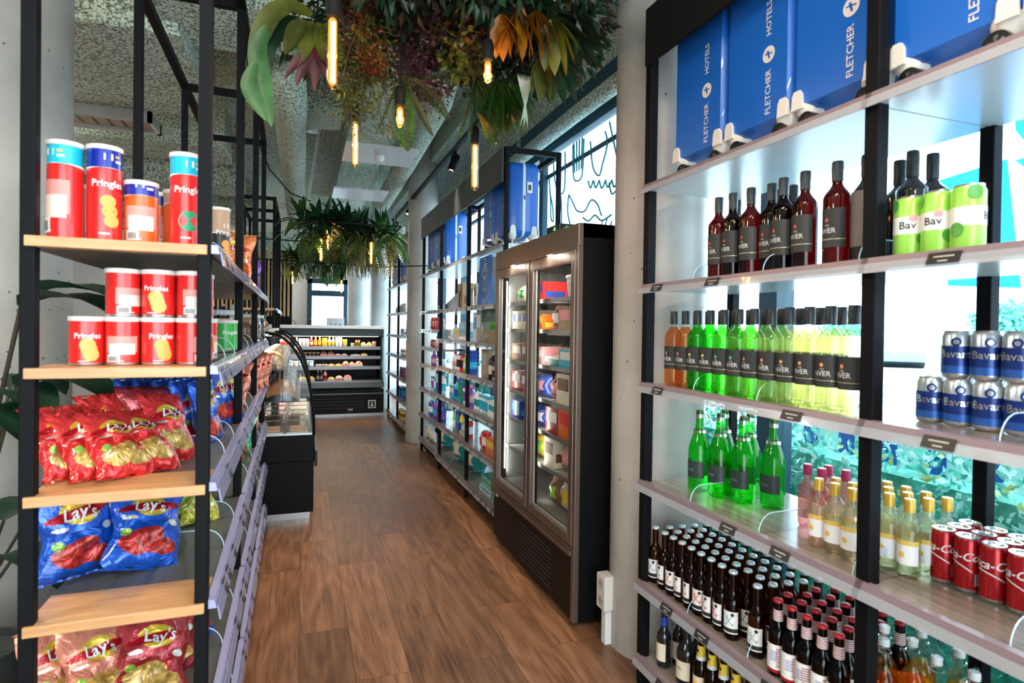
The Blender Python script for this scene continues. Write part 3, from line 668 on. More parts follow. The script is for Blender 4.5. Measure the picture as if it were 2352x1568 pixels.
def spark_label(lb, r):
    patch(lb, r, .055, .12, 100, 260, 0, 14); fn = on_cyl(r+.0007, 0, 180)
    put_text(lb, 'SECCO', .011, lambda u, v: fn(u, v+.085), 1)
    return [M('dark_sparkling_label', (.03, .05, .045), .4), GREYT]
bottle_kind('sparkling', 'sparkling_wine_bottle', .315, .042, .0145, .15, .265, GS, M('cork_stopper', (.45, .28, .17), .7), .022, spark_label, .0135,
            neck_label=lambda lb, r: (lb.lathe([(r+.011, .228), (r+.0085, .238)], 20, cap=False), lb.lathe([(r+.001, .285), (r+.001, .300)], 20, m=1, cap=False), [CHROME, STEEL])[2], cap_name='cork')
def mini_label(lb, r):
    patch(lb, r, .035, .085, 95, 265, 0, 12); patch(lb, r+.0003, .085, .097, 95, 265, 1, 12); fn = on_cyl(r+.0007, 0, 180)
    disc_on(lb, lambda u, v: fn(u, v+.06), .008, 1); return [M('white_wine_label', (.82, .82, .84), .4), M('gold_band', (.75, .52, .10), .35)]
def mini_label_p(lb, r):
    patch(lb, r, .03, .09, 95, 265, 0, 12); return [M('pink_label', (.8, .42, .42), .4)]
bottle_kind('goldmini', 'small_wine_bottle', .20, .0265, .0115, .118, .152, GY, M('gold_cap', (.66, .42, .06), .35, .3), .034, mini_label, .0135)
bottle_kind('pinkmini', 'small_wine_bottle', .20, .0265, .0115, .118, .152, GP, M('magenta_cap', (.50, .02, .12), .35), .034, mini_label_p, .0135)
SCR = M('red_scribble', (.75, .08, .06), .5); SCB = M('blue_scribble', (.2, .45, .52), .5); SCO = M('orange_scribble', (.8, .3, .08), .5); BLKINK = M('black_ink', (.02, .02, .02), .5)
def beer_label(ink):
    def f(lb, r):
        patch(lb, r, .042, .098, 125, 235, 0, 10); patch(lb, r, .030, .041, 125, 235, 2, 10); patch(lb, r, .024, .0285, 125, 235, 0, 10); fn = on_cyl(r+.0006, 0, 180)
        def st(pts, w=.0016):
            for (u0, v0), (u1, v1) in zip(pts[:-1], pts[1:]):
                d = Vector((u1-u0, v1-v0)).normalized(); nx, ny = -d.y*w, d.x*w
                lb.quad(fn(u0+nx, v0+ny), fn(u1+nx, v1+ny), fn(u1-nx, v1-ny), fn(u0-nx, v0-ny), 1)
        st([(-.014, .050), (-.004, .066), (.006, .080)]); st([(-.012, .080), (-.002, .064), (.012, .050)]); st([(-.006, .084), (-.012, .074), (-.002, .064), (.008, .054), (.016, .060)])
        disc_on(lb, lambda u, v: fn(u, v), .006, 2, cu=.009, cv=.088)
        return [PAPER, ink, BLKINK]
    return f
for key, ink in (('beer_red', SCR), ('beer_blue', SCB), ('beer_orange', SCO)):
    bottle_kind(key, 'beer_bottle', .225, .0285, .0125, .118, .165, GB, M('pale_crown_cap', (.62, .74, .78), .28, .3), .01, beer_label(ink), .0135, cap_name='crown_cap', n=18)
def stripe_label(lb, r):
    patch(lb, r, .022, .098, 110, 250, 0, 12); patch(lb, r+.0002, .014, .024, 110, 250, 1, 12); fn = on_cyl(r+.0006, 0, 180)
    for k in range(9):
        z = .032+.0066*k; patch(lb, r+.0004, z, z+.0026, 196, 246, 1, 8)
    for k in range(5): patch(lb, r+.0004, .05+.0066*k, .052+.0066*k, 160, 200, 2, 6)
    return [PAPER, DRED, BLUEP]
def stripe_neck(lb, r):
    lb.lathe([(r+.0022, .165), (r+.0012, .197)], 16, cap=False)
    for k in range(5): lb.lathe([(r+.0027-.0001*k, .168+.006*k), (r+.0026-.0001*k, .1705+.006*k)], 16, m=1, cap=False)
    return [PAPER, DRED]
bottle_kind('redbeer', 'beer_bottle', .225, .0285, .0125, .118, .165, liquid('black_red_glass', (.10, .03, .03), .3), M('red_crown_cap', (.45, .02, .03), .28, .2), .01, stripe_label, .0135, cap_name='crown_cap', neck_label=stripe_neck, n=18)
def yel_neck(lb, r):
    lb.lathe([(r+.0045, .168), (r+.0012, .206)], 16, m=1, cap=False); lb.lathe([(r+.006, .155), (r+.0045, .168)], 16, m=0, cap=False); disc_on(lb, on_cyl(r+.004, .188, 180), .006, 2); return [PAPER, YEL, DKG]
bottle_kind('yellowneck', 'beer_bottle', .225, .0285, .0125, .118, .165, GB, M('dark_crown_cap', (.04, .05, .04), .28, .2), .01, lambda lb, r: (patch(lb, r, .03, .1, 110, 250, 0, 12), patch(lb, r+.0003, .05, .08, 130, 230, 1, 10), [CREAM, YEL])[2], .0135, cap_name='crown_cap', neck_label=yel_neck, n=18)
bottle_kind('blueneck', 'beer_bottle', .225, .0285, .0125, .118, .165, GDR, CAPD, .01, lambda lb, r: (patch(lb, r, .03, .1, 110, 250, 0, 12), [CREAM])[1], .0135, cap_name='crown_cap', neck_label=lambda lb, r: (lb.lathe([(r+.003, .165), (r+.0012, .2)], 16, cap=False), [BLUEP])[1], n=18)
bottle_kind('widebeer', 'beer_bottle', .235, .04, .0135, .12, .18, GDR, CAPD, .01, lambda lb, r: (patch(lb, r, .03, .10, 110, 250, 0, 12), put_text(lb, 'DUVEL', .013, lambda u, v: on_cyl(r+.0006, .07, 180)(u, v), 1), [CREAM, BLKINK])[2], .0145, cap_name='crown_cap')
def swing():
    w = MB().tube([(.016*cos(a), .016*sin(a), .205) for a in [2*pi*k/12 for k in range(12)]], .0012, 5, closed=True)
    w.tube([(-.016, 0, .205), (-.019, 0, .225), (-.012, 0, .243), (0, 0, .247), (.012, 0, .243), (.019, 0, .225), (.016, 0, .205)], .0012, 5); return [('wire_clip', w.mesh('wire_clip', CHROME, 0))]
for key, g in (('amber', GA), ('yellowsw', GYL)):
    bottle_kind(key, 'swing_top_bottle', .238, .0335, .0135, .115, .175, (g, GC), M('ceramic_stopper', (.85, .88, .88), .25), .018, lambda lb, r: (patch(lb, r, .03, .085, 120, 240, 0, 10), [M('orange_gold_label', (.62, .25, .08), .4)])[1], .0125, liquid_fill=.155, extra=swing, cap_name='stopper')

def can_kind(key, root, h, r, side, mats, top=None, deco=None, lid_name='lid'):
    nr = r*.86
    b = MB().lathe([(0, .004, 1), (r*.82, .0, 1), (r*.95, .004, 1), (r, .010, 0), (r, h-.014, 0), (nr, h-.004, 1)], 26, cap=False)
    if deco: deco(b, r+.0006)
    lid = MB().lathe([(nr, h-.004), (nr+.001, h), (nr-.003, h), (nr-.005, h-.005), (0, h-.005)], 26, cap=False)
    lid.box(-.012, .006, -.007, .007, h-.0048, h-.0025)
    kind(key, root, b.mesh(root, mats, 50), [(lid_name, lid.mesh(lid_name, top or M('silver_can_top', (.75, .78, .8), .22, .9), 50))])
def coke(b, r):
    fn = on_cyl(r, 0, 180)
    put_text(b, 'Coca-Cola', .0285, lambda u, v: fn(u, v+.088), 2, shear=.35, bold=.012)
    for k in range(10):
        u0, u1 = -.03+.006*k, -.024+.006*k; z0 = .072-.02*(k/10)**2; z1 = .072-.02*((k+1)/10)**2
        b.quad(fn(u0, z0), fn(u1, z1), fn(u1, z1+.003), fn(u0, z0+.003), 2)
    b.quad(fn(.035, .02), fn(.048, .02), fn(.048, .05), fn(.035, .05), 3)
can_kind('coke', 'soft_drink_can', .134, .0275, None, [M('cola_red_metal', (.42, .008, .012), .25, .35), M('can_silver', (.7, .72, .74), .25, .9), PAPER, GREYT], deco=coke)
def bav(b, r):
    patch(b, r, .03, .078, 0, 360, 2, 26); patch(b, r+.0003, .012, .03, 0, 360, 3, 26)
    fn = on_cyl(r+.0006, 0, 180)
    for da in (180, 40): put_text(b, 'Bavaria', .026, lambda u, v: on_cyl(r+.0008, 0, da)(u, v+.058), 1, bold=.01)
    disc_on(b, lambda u, v: fn(u, v+.088), .011, 2); disc_on(b, lambda u, v: fn(u, v+.088), .006, 1)
can_kind('bavaria', 'beer_can', .115, .033, None, [M('can_pale_silver', (.62, .70, .76), .25, .7), M('can_silver', (.7, .72, .74), .25, .9), M('can_navy', (.01, .035, .20), .3, .3), M('can_mid_blue', (.03, .12, .45), .3, .3)], deco=bav)
def radler(b, r):
    patch(b, r, .058, .10, 0, 360, 2, 26); fn = on_cyl(r+.0006, 0, 180)
    put_text(b, 'Bav', .026, lambda u, v: fn(u, v+.078), 3, bold=.012)
    for a, z, rad in ((120, .13, .016), (235, .045, .014), (60, .05, .016), (300, .125, .016)): disc_on(b, on_cyl(r+.0008, z, a), rad, 4)
    disc_on(b, lambda u, v: fn(u, v+.095), .009, 5, cu=.012)
can_kind('radler', 'beer_can', .150, .033, None, [M('can_lime', (.33, .72, .10), .3, .2), M('can_silver', (.7, .72, .74), .25, .9), M('can_white', (.8, .85, .8), .3), BLKINK, M('can_dark_green', (.08, .34, .05), .3), PINK], deco=radler)
can_kind('darkcan', 'soft_drink_can', .168, .033, None, [M('can_black', (.02, .02, .022), .3, .3), M('can_silver', (.7, .72, .74), .25, .9), RED], deco=lambda b, r: (patch(b, r, .05, .09, 120, 250, 2, 12)))
# ================================================================== GOODS ON THE NEAR RIGHT RACK
def X3(dx, y, z): return (RX+dx, y, z)
S2, S3, S4, S5, S6 = 1.661, 1.257, .851, .436, .125
wy = [1.985, 1.912, 1.838, 1.765, 1.692, 1.618, 1.545, 1.470, 1.397, 1.323, 1.250, 1.176]
wk = ['rose', 'rose', 'greenwine', 'greenwine', 'limewine', 'limewine'] + ['whitewine']*6
wn_ = {'rose': 'rose wine bottle', 'greenwine': 'green glass wine bottle', 'limewine': 'lime tinted wine bottle', 'whitewine': 'pale yellow white wine bottle'}
rr = random.Random(5)
for i, (y, k) in enumerate(zip(wy, wk)):
    put(k, (1.392, y, S3), f'{wn_[k]} with black label, {ORD[i]} from the pillar in the front row', 'bottle', 'wine bottles on the wine shelf', rr.uniform(-.15, .15))
for i in range(10):
    k = ['greenwine', 'greenwine', 'greenwine', 'greenwine', 'limewine', 'limewine', 'whitewine', 'whitewine', 'whitewine', 'whitewine'][i]
    put(k, (1.472, wy[i+1]+.036, S3), f'{wn_[k]}, {ORD[i]} from the pillar in the second row of wines', 'bottle', 'wine bottles on the wine shelf', rr.uniform(-.2, .2))
for i in range(7):
    k = 'whitewine' if i > 3 else 'greenwine'
    put(k, (1.552, wy[i+3]+.05, S3), f'{wn_[k]}, {ORD[i]} from the pillar in the back row of wines', 'bottle', 'wine bottles on the wine shelf')
for i, y in enumerate([1.765, 1.69, 1.602, 1.46, 1.375]):
    put('redwine', (1.42, y, S2), f'dark red wine bottle, {ORD[i]} from the pillar in the front row above the white wines', 'bottle', 'red wine bottles on the upper shelf')
for i, (x, y) in enumerate(((1.51, 1.775), (1.44, 1.53), (1.53, 1.61), (1.52, 1.52), (1.60, 1.66))):
    put('redwine', (x, y, S2), f'dark red wine bottle, {ORD[i]} of those standing behind the upper shelf front row', 'bottle', 'red wine bottles on the upper shelf')
put('redwine', (1.42, 1.262, S2), 'tall dark red wine bottle alone beside the grey brown one near the middle post', 'bottle', 'red wine bottles on the upper shelf')
put('greywine', (1.44, 1.185, S2), 'dark bottle with a grey brown label tight against the middle rack post', 'bottle')
for i, (x, y) in enumerate(((1.60, 1.215), (1.62, 1.135), (1.55, 1.14))):
    put('darkwine', (x, y, S2), ['black wine bottle directly behind the first green can', 'black wine bottle behind the second green can', 'black wine bottle half hidden by the middle rack post'][i], 'bottle', 'black bottles behind the green cans')
for i, (x, y) in enumerate(((1.40, 1.035), (1.40, .967), (1.475, 1.0), (1.40, .90))):
    put('radler', (x, y, S2), ['lime green beer can nearest the middle rack post', 'lime green beer can with white band, second from the middle post', 'lime green beer can standing behind the gap of the others', 'lime green beer can farthest from the middle post'][i], 'can', 'lime green cans', [.5, .3, 2.2, 2.0][i])
for i, (x, y) in enumerate(((1.475, 1.925), (1.50, 1.835), (1.575, 1.90), (1.53, 1.745), (1.61, 1.80), (1.59, 1.66))):
    put('sparkling', (x, y, S4), ['green sparkling wine bottle nearest the pillar', 'green sparkling wine bottle in front, second from the pillar', 'green sparkling wine bottle behind the first two', 'green sparkling wine bottle in the middle of its cluster', 'green sparkling wine bottle at the back of the cluster', 'green sparkling wine bottle farthest from the pillar'][i], 'bottle', 'green sparkling wine bottles')
for i, (x, y) in enumerate(((1.55, 1.47), (1.60, 1.435), (1.545, 1.41), (1.60, 1.37), (1.655, 1.34))):
    put('pinkmini', (x, y, S4), f'small rose wine bottle with magenta cap, {ORD[i]} from the green sparkling bottles', 'bottle', 'small rose wine bottles')
gi = 0
for r_, x in enumerate((1.43, 1.485, 1.54, 1.595)):
    for c_ in range(5):
        y = 1.315-.056*c_-(.01*r_ if r_ else 0)
        if r_ >= 2 and c_ == 0: continue
        if y < 1.06 or (r_ == 0 and c_ > 2): continue
        put('goldmini', (x, y, S4), f'small white wine bottle with gold cap, {["front", "second", "third", "back"][r_]} row, {ORD[c_]} from the rose ones', 'bottle', 'small gold capped wine bottles'); gi += 1
for r_, x in enumerate((1.50, 1.558, 1.616)):
    for c_ in range(5 if r_ < 2 else 4):
        y = 1.035-.058*c_-.0*r_+.01*(r_ == 2)
        put('coke', (x+.045, y, S4), f'slim red cola can, {["front", "second", "back"][r_]} row, {ORD[c_]} from the gold capped bottles', 'can', 'slim red cola cans', random.uniform(-.3, .6))
for c_ in range(6): put('bavaria', (1.505, 1.045-.067*c_, S3), f'blue and silver beer can, lower tier, {ORD[c_]} from the middle post', 'can', 'blue beer cans', .6+.15*sin(c_*3))
for c_ in range(4): put('bavaria', (1.505, .985-.067*c_, S3+.1155), f'blue and silver beer can, upper tier, {ORD[c_]} from the middle post', 'can', 'blue beer cans', .5+.2*sin(c_*2))
# beers: second lowest shelf
BX = [1.388, 1.445, 1.502, 1.559, 1.616]
for r_, x in enumerate(BX):
    for c_ in range(11):
        y = (2.075-.057*c_) - .006*r_
        if r_ == 0 and c_ == 0: y = 2.085
        if r_ in (1, 2, 3) and c_ == 0 and False: continue
        k = 'beer_blue' if (c_ < 2 or (c_ > 7)) else ('beer_red' if c_ in (5, 6, 7, 4) else 'beer_orange')
        if r_ == 0 and c_ == 9: continue
        if y < 1.462: continue
        put(k, (x, y, S5), f'brown beer bottle with pale crown cap, {["front", "second", "third", "fourth", "back"][r_]} row, {ORD[c_]} from the pillar', 'bottle', 'brown beer bottles on the second lowest shelf', rr.uniform(-.25, .55))
for r_, x in enumerate(BX):
    for c_ in range(5):
        y = 1.405-.054*c_+(.02 if r_ % 2 else 0)-.0*r_
        put('redbeer', (x-.012, y, S5), f'dark beer bottle with red striped neck, {["front", "second", "third", "fourth", "back"][r_]} row, {ORD[c_]} from the brown beers', 'bottle', 'red capped beer bottles', rr.uniform(0, .7))
# lowest shelf
put('blueneck', (1.385, 2.01, S6), 'dark beer bottle with blue neck label on the lowest shelf beside the pillar', 'bottle')
put('blueneck', (1.45, 2.0, S6), 'dark beer bottle behind the blue necked one on the lowest shelf', 'bottle')
put('widebeer', (1.40, 1.88, S6), 'stout wide brown bottle with cream label on the lowest shelf', 'bottle')
put('widebeer', (1.49, 1.90, S6), 'stout wide brown bottle behind the cream labelled one on the lowest shelf', 'bottle')
for c_ in range(9):
    for r_ in range(2):
        put('yellowneck', (1.385+.06*r_, 1.775-.061*c_+.01*r_, S6), f'beer bottle with yellow neck label, {["front", "back"][r_]} row, {ORD[c_]} from the stout bottles', 'bottle', 'yellow necked beer bottles')
for i, (x, y, k) in enumerate(((1.52, 1.17, 'amber'), (1.455, 1.12, 'amber'), (1.525, 1.095, 'amber'), (1.50, 1.015, 'amber'), (1.52, .94, 'yellowsw'), (1.595, 1.12, 'amber'), (1.59, 1.02, 'amber'))):
    if i == 3: k = 'amber'
    put(k, (x, y, S5), ['clip top bottle of amber drink behind the others below the cola cans', 'clip top bottle of amber drink nearest the middle post', 'clip top bottle of amber drink in the middle of its group', 'clip top bottle of amber drink next to the yellow one', 'clip top bottle of yellow drink below the cola cans', 'clip top amber bottle at the back beside the post', 'clip top amber bottle behind the yellow one'][i], 'bottle', 'clip top bottles below the cola cans')
for i, (x, y) in enumerate(((1.47, .80), (1.47, .73), (1.54, .76))):
    put('darkcan', (x, y, S5), ['tall black can with red band below the cola cans, beside the yellow clip top bottle', 'tall black can with red band, second below the cola cans', 'tall black can standing behind two others below the cola cans'][i], 'can', 'tall black cans')

# ================================================================== SUITCASES
SUITB = M('suitcase_blue', (.008, .12, .52), .34, coat=.2)
def suitcase_kind():
    w, d, h = .147, .118, .56
    def rr_(cx, cy, w, h, r, n=5):
        q = []
        for sx, sy, a0 in ((1, 1, 0), (-1, 1, 90), (-1, -1, 180), (1, -1, 270)):
            for k in range(n+1):
                a = radians(a0+90*k/n); q.append((cx+sx*(w-r)+r*cos(a), cy+sy*(h-r)+r*sin(a)))
        return q
    zc = .075+h/2-.02
    def shell(x0, x1, bulge):
        b = MB(); outer = rr_(0, zc, w, h/2-.01, .045); inner = rr_(0, zc, w-.016, h/2-.026, .04); n = len(outer)
        i0 = b.av([(x0, y, z) for y, z in outer]); i1 = b.av([(x1*.8+x0*.2, y, z) for y, z in outer]); i2 = b.av([(x1, y, z) for y, z in inner])
        for k in range(n):
            k2 = (k+1) % n; b.f += [(i0+k, i0+k2, i1+k2, i1+k), (i1+k, i1+k2, i2+k2, i2+k)]; b.m += [0, 0]
        b.f.append(tuple(i2+k for k in range(n))); b.m.append(0); b.f.append(tuple(i0+k for k in range(n))); b.m.append(0)
        return b
    f = shell(-.008, -d, 0)
    fx = -d-.0012
    T = lambda s, size, vz: put_text(f, s, size, lambda u, v: (fx, -.055+v*1.0, vz+u), 1, bold=.01)
    # lettering runs up the case
    T('FLETCHER', .031, .170); T('HOTELS', .031, .405)
    b_ = f.av([(fx, -.055, .290)]+[(fx, -.055+.026*cos(2*pi*k/20), .290+.026*sin(2*pi*k/20)) for k in range(20)]); f.af([(0, k+1, (k+1) % 20+1) for k in range(20)], b_, 1)
    f.quad((fx-.001, -.062, .276), (fx-.001, -.055, .276), (fx-.001, -.047, .302), (fx-.001, -.056, .302), 0)
    f.quad((fx-.001, -.072, .288), (fx-.001, -.040, .292), (fx-.001, -.040, .296), (fx-.001, -.072, .292), 0)
    bk = shell(.008, d, 0)
    zp = MB(); z = rr_(0, zc, w+.0015, h/2-.0085, .046); n = len(z)
    i0 = zp.av([(-.010, y, q) for y, q in z]); i1 = zp.av([(.010, y, q) for y, q in z])
    for k in range(n): zp.f.append((i0+k, i0+(k+1) % n, i1+(k+1) % n, i1+k)); zp.m.append(0)
    lk = MB(); lk.rbox(.02, .062, -w-.006, -w+.002, .38, .46, .003, 0); lk.box(.03, .052, -w-.008, -w-.005, .40, .44, 1); lk.tube([(0, -w-.006, .36), (.004, -w-.008, .33)], .003, 6, 1)
    def guard(sy, sx):
        g = MB(); cx, cy = sx*(d-.036), sy*(w-.038)
        g.lathe([(0, .034), (.016, .036), (.029, .048), (.037, .066), (.040, .082), (.035, .087), (.0, .09)], 20, (cx, cy, 0), 0)
        g.lathe([(.012, .012), (.012, .034)], 10, (cx, cy, 0), 0)
        # tab climbing the broad face and the narrow side
        yy = cy+sy*.012
        tabf = [(yy-.021, .07), (yy+.021, .07), (yy+.018, .112), (yy+.010, .126), (yy-.010, .126), (yy-.018, .112)]
        x0_, x1_ = sorted((sx*(d-.004), sx*(d+.008))); g.prism(tabf, x0_, x1_, 0, 'x')
        tabs = [(cx-.024, .08), (cx+.024, .08), (cx+.018, .13), (cx+.010, .142), (cx-.010, .142), (cx-.018, .13)]
        y0_, y1_ = sorted((sy*(w-.006), sy*(w+.0015))); g.prism(tabs, y0_, y1_, 0, 'y')
        return g
    def wheel(sy, sx):
        g = MB(); cx, cy = sx*(d-.018), sy*(w-.05)
        for s_ in (-1, 1):
            pts = lambda r, x: [(cx+x, cy+r*cos(2*pi*k/20), .030+r*sin(2*pi*k/20)) for k in range(20)]
            a = g.av(pts(.029, s_*.001)); b = g.av(pts(.029, s_*.016)); c = g.av(pts(.019, s_*.0175)); e = g.av([(cx+s_*.0175, cy, .030)])
            for k in range(20):
                k2 = (k+1) % 20; g.f += [(a+k, a+k2, b+k2, b+k), (b+k, b+k2, c+k2, c+k), (c+k, c+k2, e)]; g.m += [0, 0, 1 if k % 4 < 2 else 0]
        return g
    ch = [('back_shell', bk.mesh('back_shell', SUITB, 40)), ('zip_band', zp.mesh('zip_band', M('white_zip', (.7, .76, .8), .4), 40)), ('lock', lk.mesh('lock', [WHITE, BLACKP], 40))]
    for sy in (-1, 1):
        for sx in (-1, 1):
            ch.append(('corner_guard', guard(sy, sx).mesh('corner_guard', OFFW, 50))); ch.append(('wheel', wheel(sy, sx).mesh('wheel', [BLACKP, CHROME], 40)))
    hd = MB().tube([(-.03, -.05, zc+h/2-.012), (-.03, -.045, zc+h/2+.008), (-.03, .045, zc+h/2+.008), (-.03, .05, zc+h/2-.012)], .007, 8); ch.append(('carry_handle', hd.mesh('carry_handle', WHITE, 50)))
    kind('suitcase', 'suitcase', f.mesh('suitcase', [SUITB, M('suitcase_print', (.72, .68, .66), .4)], 40), ch)
suitcase_kind()
SX = RX+.157
for i, y in enumerate((1.862, 1.557, 1.258, .945, .64)):
    put('suitcase', (SX, y, 2.071), ['blue suitcase on the top shelf nearest the near pillar', 'blue suitcase second from the near pillar on the top shelf', 'blue suitcase just short of the middle rack post on the top shelf', 'blue suitcase just past the middle rack post, above the green cans', 'blue suitcase at the picture edge, farthest from the near pillar'][i], 'suitcase', 'blue suitcases on the near rack')
for i, y in enumerate((4.16, 4.50)):
    put('suitcase', (SX, y, 2.081), ['blue suitcase showing its white zip above the freezer end', 'blue suitcase behind the one showing its zip above the freezer'][i], 'suitcase', 'blue suitcases on the rack beyond the freezer')
for i, y in enumerate((6.17, 6.47, 6.77)):
    put('suitcase', (SX, y, 2.081), ['blue suitcase showing its white zip side at the far bay', 'blue suitcase in the middle of the far bay of its rack', 'blue suitcase beside the middle pillar on the top shelf'][i], 'suitcase', 'blue suitcases on the rack beyond the freezer')
for i, y in enumerate((8.08, 8.38, 8.70, 9.05, 9.35, 9.65)):
    put('suitcase', (SX, y, 2.091), f'distant blue suitcase beyond the middle pillar, {ORD[i]} from that pillar', 'suitcase', 'blue suitcases on the farthest rack')

# ================================================================== FREEZER (tall, two glass doors)
FB = M('bronze_grey_frame', (.24, .18, .15), .34, .75); FI = M('freezer_liner', (.20, .205, .205), .4)
fz = thing('upright_freezer', 'tall black double door freezer with bronze framed glass doors beside the near pillar', 'freezer', (1.30, 3.27, 0))
y0, y1, D, H_ = -.655, .655, .66, 2.0
sh = MB().box(.0, D, y0, y0+.05, .02, H_, 0).box(0, D, y1-.05, y1, .02, H_, 0).box(D-.05, D, y0, y1, .02, H_, 0).box(0, D, y0+.05, y1-.05, .02, .42, 0).box(.0, D, y0, y1, H_-.07, H_, 0)
part('cabinet', sh, M('freezer_black', (.004, .0045, .005), .5, spec=.15), fz, 0)
part('liner', MB().box(.05, D-.055, y0+.051, y0+.058, .42, H_-.07).box(.05, D-.055, y1-.058, y1-.051, .42, H_-.07).box(D-.06, D-.052, y0+.05, y1-.05, .42, H_-.07).box(.03, D-.05, y0+.05, y1-.05, .42, .432), FI, fz, 0)
part('header', MB().box(-.028, .0, y0, y1, H_-.115, H_).box(-.034, -.028, y0, y1, H_-.125, H_-.115), FB, fz, 0, .003)
part('side_trim', MB().box(-.028, 0, y0, y0+.035, .02, H_-.115).box(-.028, 0, y1-.035, y1, .30, H_-.115), FB, fz, 0, .002)
part('base_panel', MB().box(-.02, 0, y0+.035, y1, .03, .345), M('base_brown_black', (.010, .007, .006), .5, spec=.2), fz, 0, .003)
gr = MB()
for k in range(9): gr.box(-.027, -.02, -.36, .12, .07+.026*k, .076+.026*k)
part('vent_grille', gr, M('grille_dull_steel', (.06, .05, .045), .45, .3), fz, 0)
part('kick_rail', MB().box(-.04, -.02, y0+.035, y1, .345, .37).box(-.034, -.02, y0+.035, y1, .375, .385), FB, fz, 0)
part('badge', MB().box(-.022, -.02, .56, .60, .31, .335), PAPER, fz, 0)
def fdoor(a, b):
    d = part('door', MB().box(-.03, -.002, a, a+.045, .39, 1.875).box(-.03, -.002, b-.045, b, .39, 1.875).box(-.03, -.002, a+.045, b-.045, .39, .44).box(-.03, -.002, a+.045, b-.045, 1.815, 1.875), FB, fz, 0, .003)
    part('glass_pane', MB().quad((-.016, a+.045, .44), (-.016, b-.045, .44), (-.016, b-.045, 1.815), (-.016, a+.045, 1.815)), FGL, d, 0)
    part('gasket', MB().box(-.012, -.004, a+.045, a+.056, .44, 1.815).box(-.012, -.004, b-.056, b-.045, .44, 1.815).box(-.012, -.004, a+.05, b-.05, .44, .452), M('pale_gasket', (.55, .52, .48), .5), d, 0)
fdoor(-.62, -.01); fdoor(.01, .62)
FZL = [.455, .66, .86, 1.05, 1.25, 1.46, 1.64]
for z in FZL[1:-1]+[FZL[-1]]:
    for a, b in ((-.595, -.012), (.012, .595)):
        w = MB(); w.box(.05, .56, a, b, z-.004, z, 0)
        w.box(.045, .052, a, b, z-.012, z+.012, 1)
        for k in range(12): w.box(.05, .56, a+(b-a)*k/11-.0015, a+(b-a)*k/11+.0015, z, z+.003, 1)
        part('wire_shelf', w, [M('white_wire_shelf', (.72, .75, .74), .3), STEEL], fz, 0)
m_led = M('freezer_led', (1, .95, .85), .5, emit=(1, .93, .80), es=2.2)
part('light_strip', MB().box(.03, .04, y0+.06, y0+.068, .5, 1.8).box(.03, .04, y1-.068, y1-.06, .5, 1.8).box(.032, .036, -.003, .003, .5, 1.8), m_led, fz, 0)
part('centre_mullion', MB().box(.0, .03, -.02, .02, .42, 1.93), BLK, fz, 0)
for yy in (-.3, .3):
    lamp('AREA', 'freezer_cabinet_light', (1.30+.08, 3.27+yy, 1.88), 5, (1, .93, .82), .4, .06)
for yy in (-.585, .0, .585):
    lamp('AREA', 'freezer_upright_light', (1.342, 3.27+yy, 1.12), 2.0, (1, .93, .82), 1.3, .02, rot=(0, radians(-90), 0))
for a_ in (-.56, .56): 
    for b_ in (.08, .58): part('foot', MB().lathe([(.02, 0), (.02, .022)], 10, (b_, a_, 0)), BLK, fz)
tp = thing('thermometer_box', 'small black display box with green digits on top of the freezer', 'display', (1.36, 3.02, 2.001))
part('housing', MB().box(-.05, .06, -.09, .09, 0, .05), BLACKP, tp, 0, .004)
d_ = MB(); put_text(d_, '-18', .026, lambda u, v: (-.0515, -.02-u*1.0, .026+v), 0, bold=.02)
part('digits', d_, M('green_digits', (.02, .5, .05), .5, emit=(.1, 1, .2), es=3), tp, 0)
d_ = MB(); put_text(d_, '-18', .026, lambda u, v: (-.01+u, -.0915, .026+v), 0, bold=.02)
part('digits', d_, M('green_digits', (.02, .5, .05)), tp, 0)

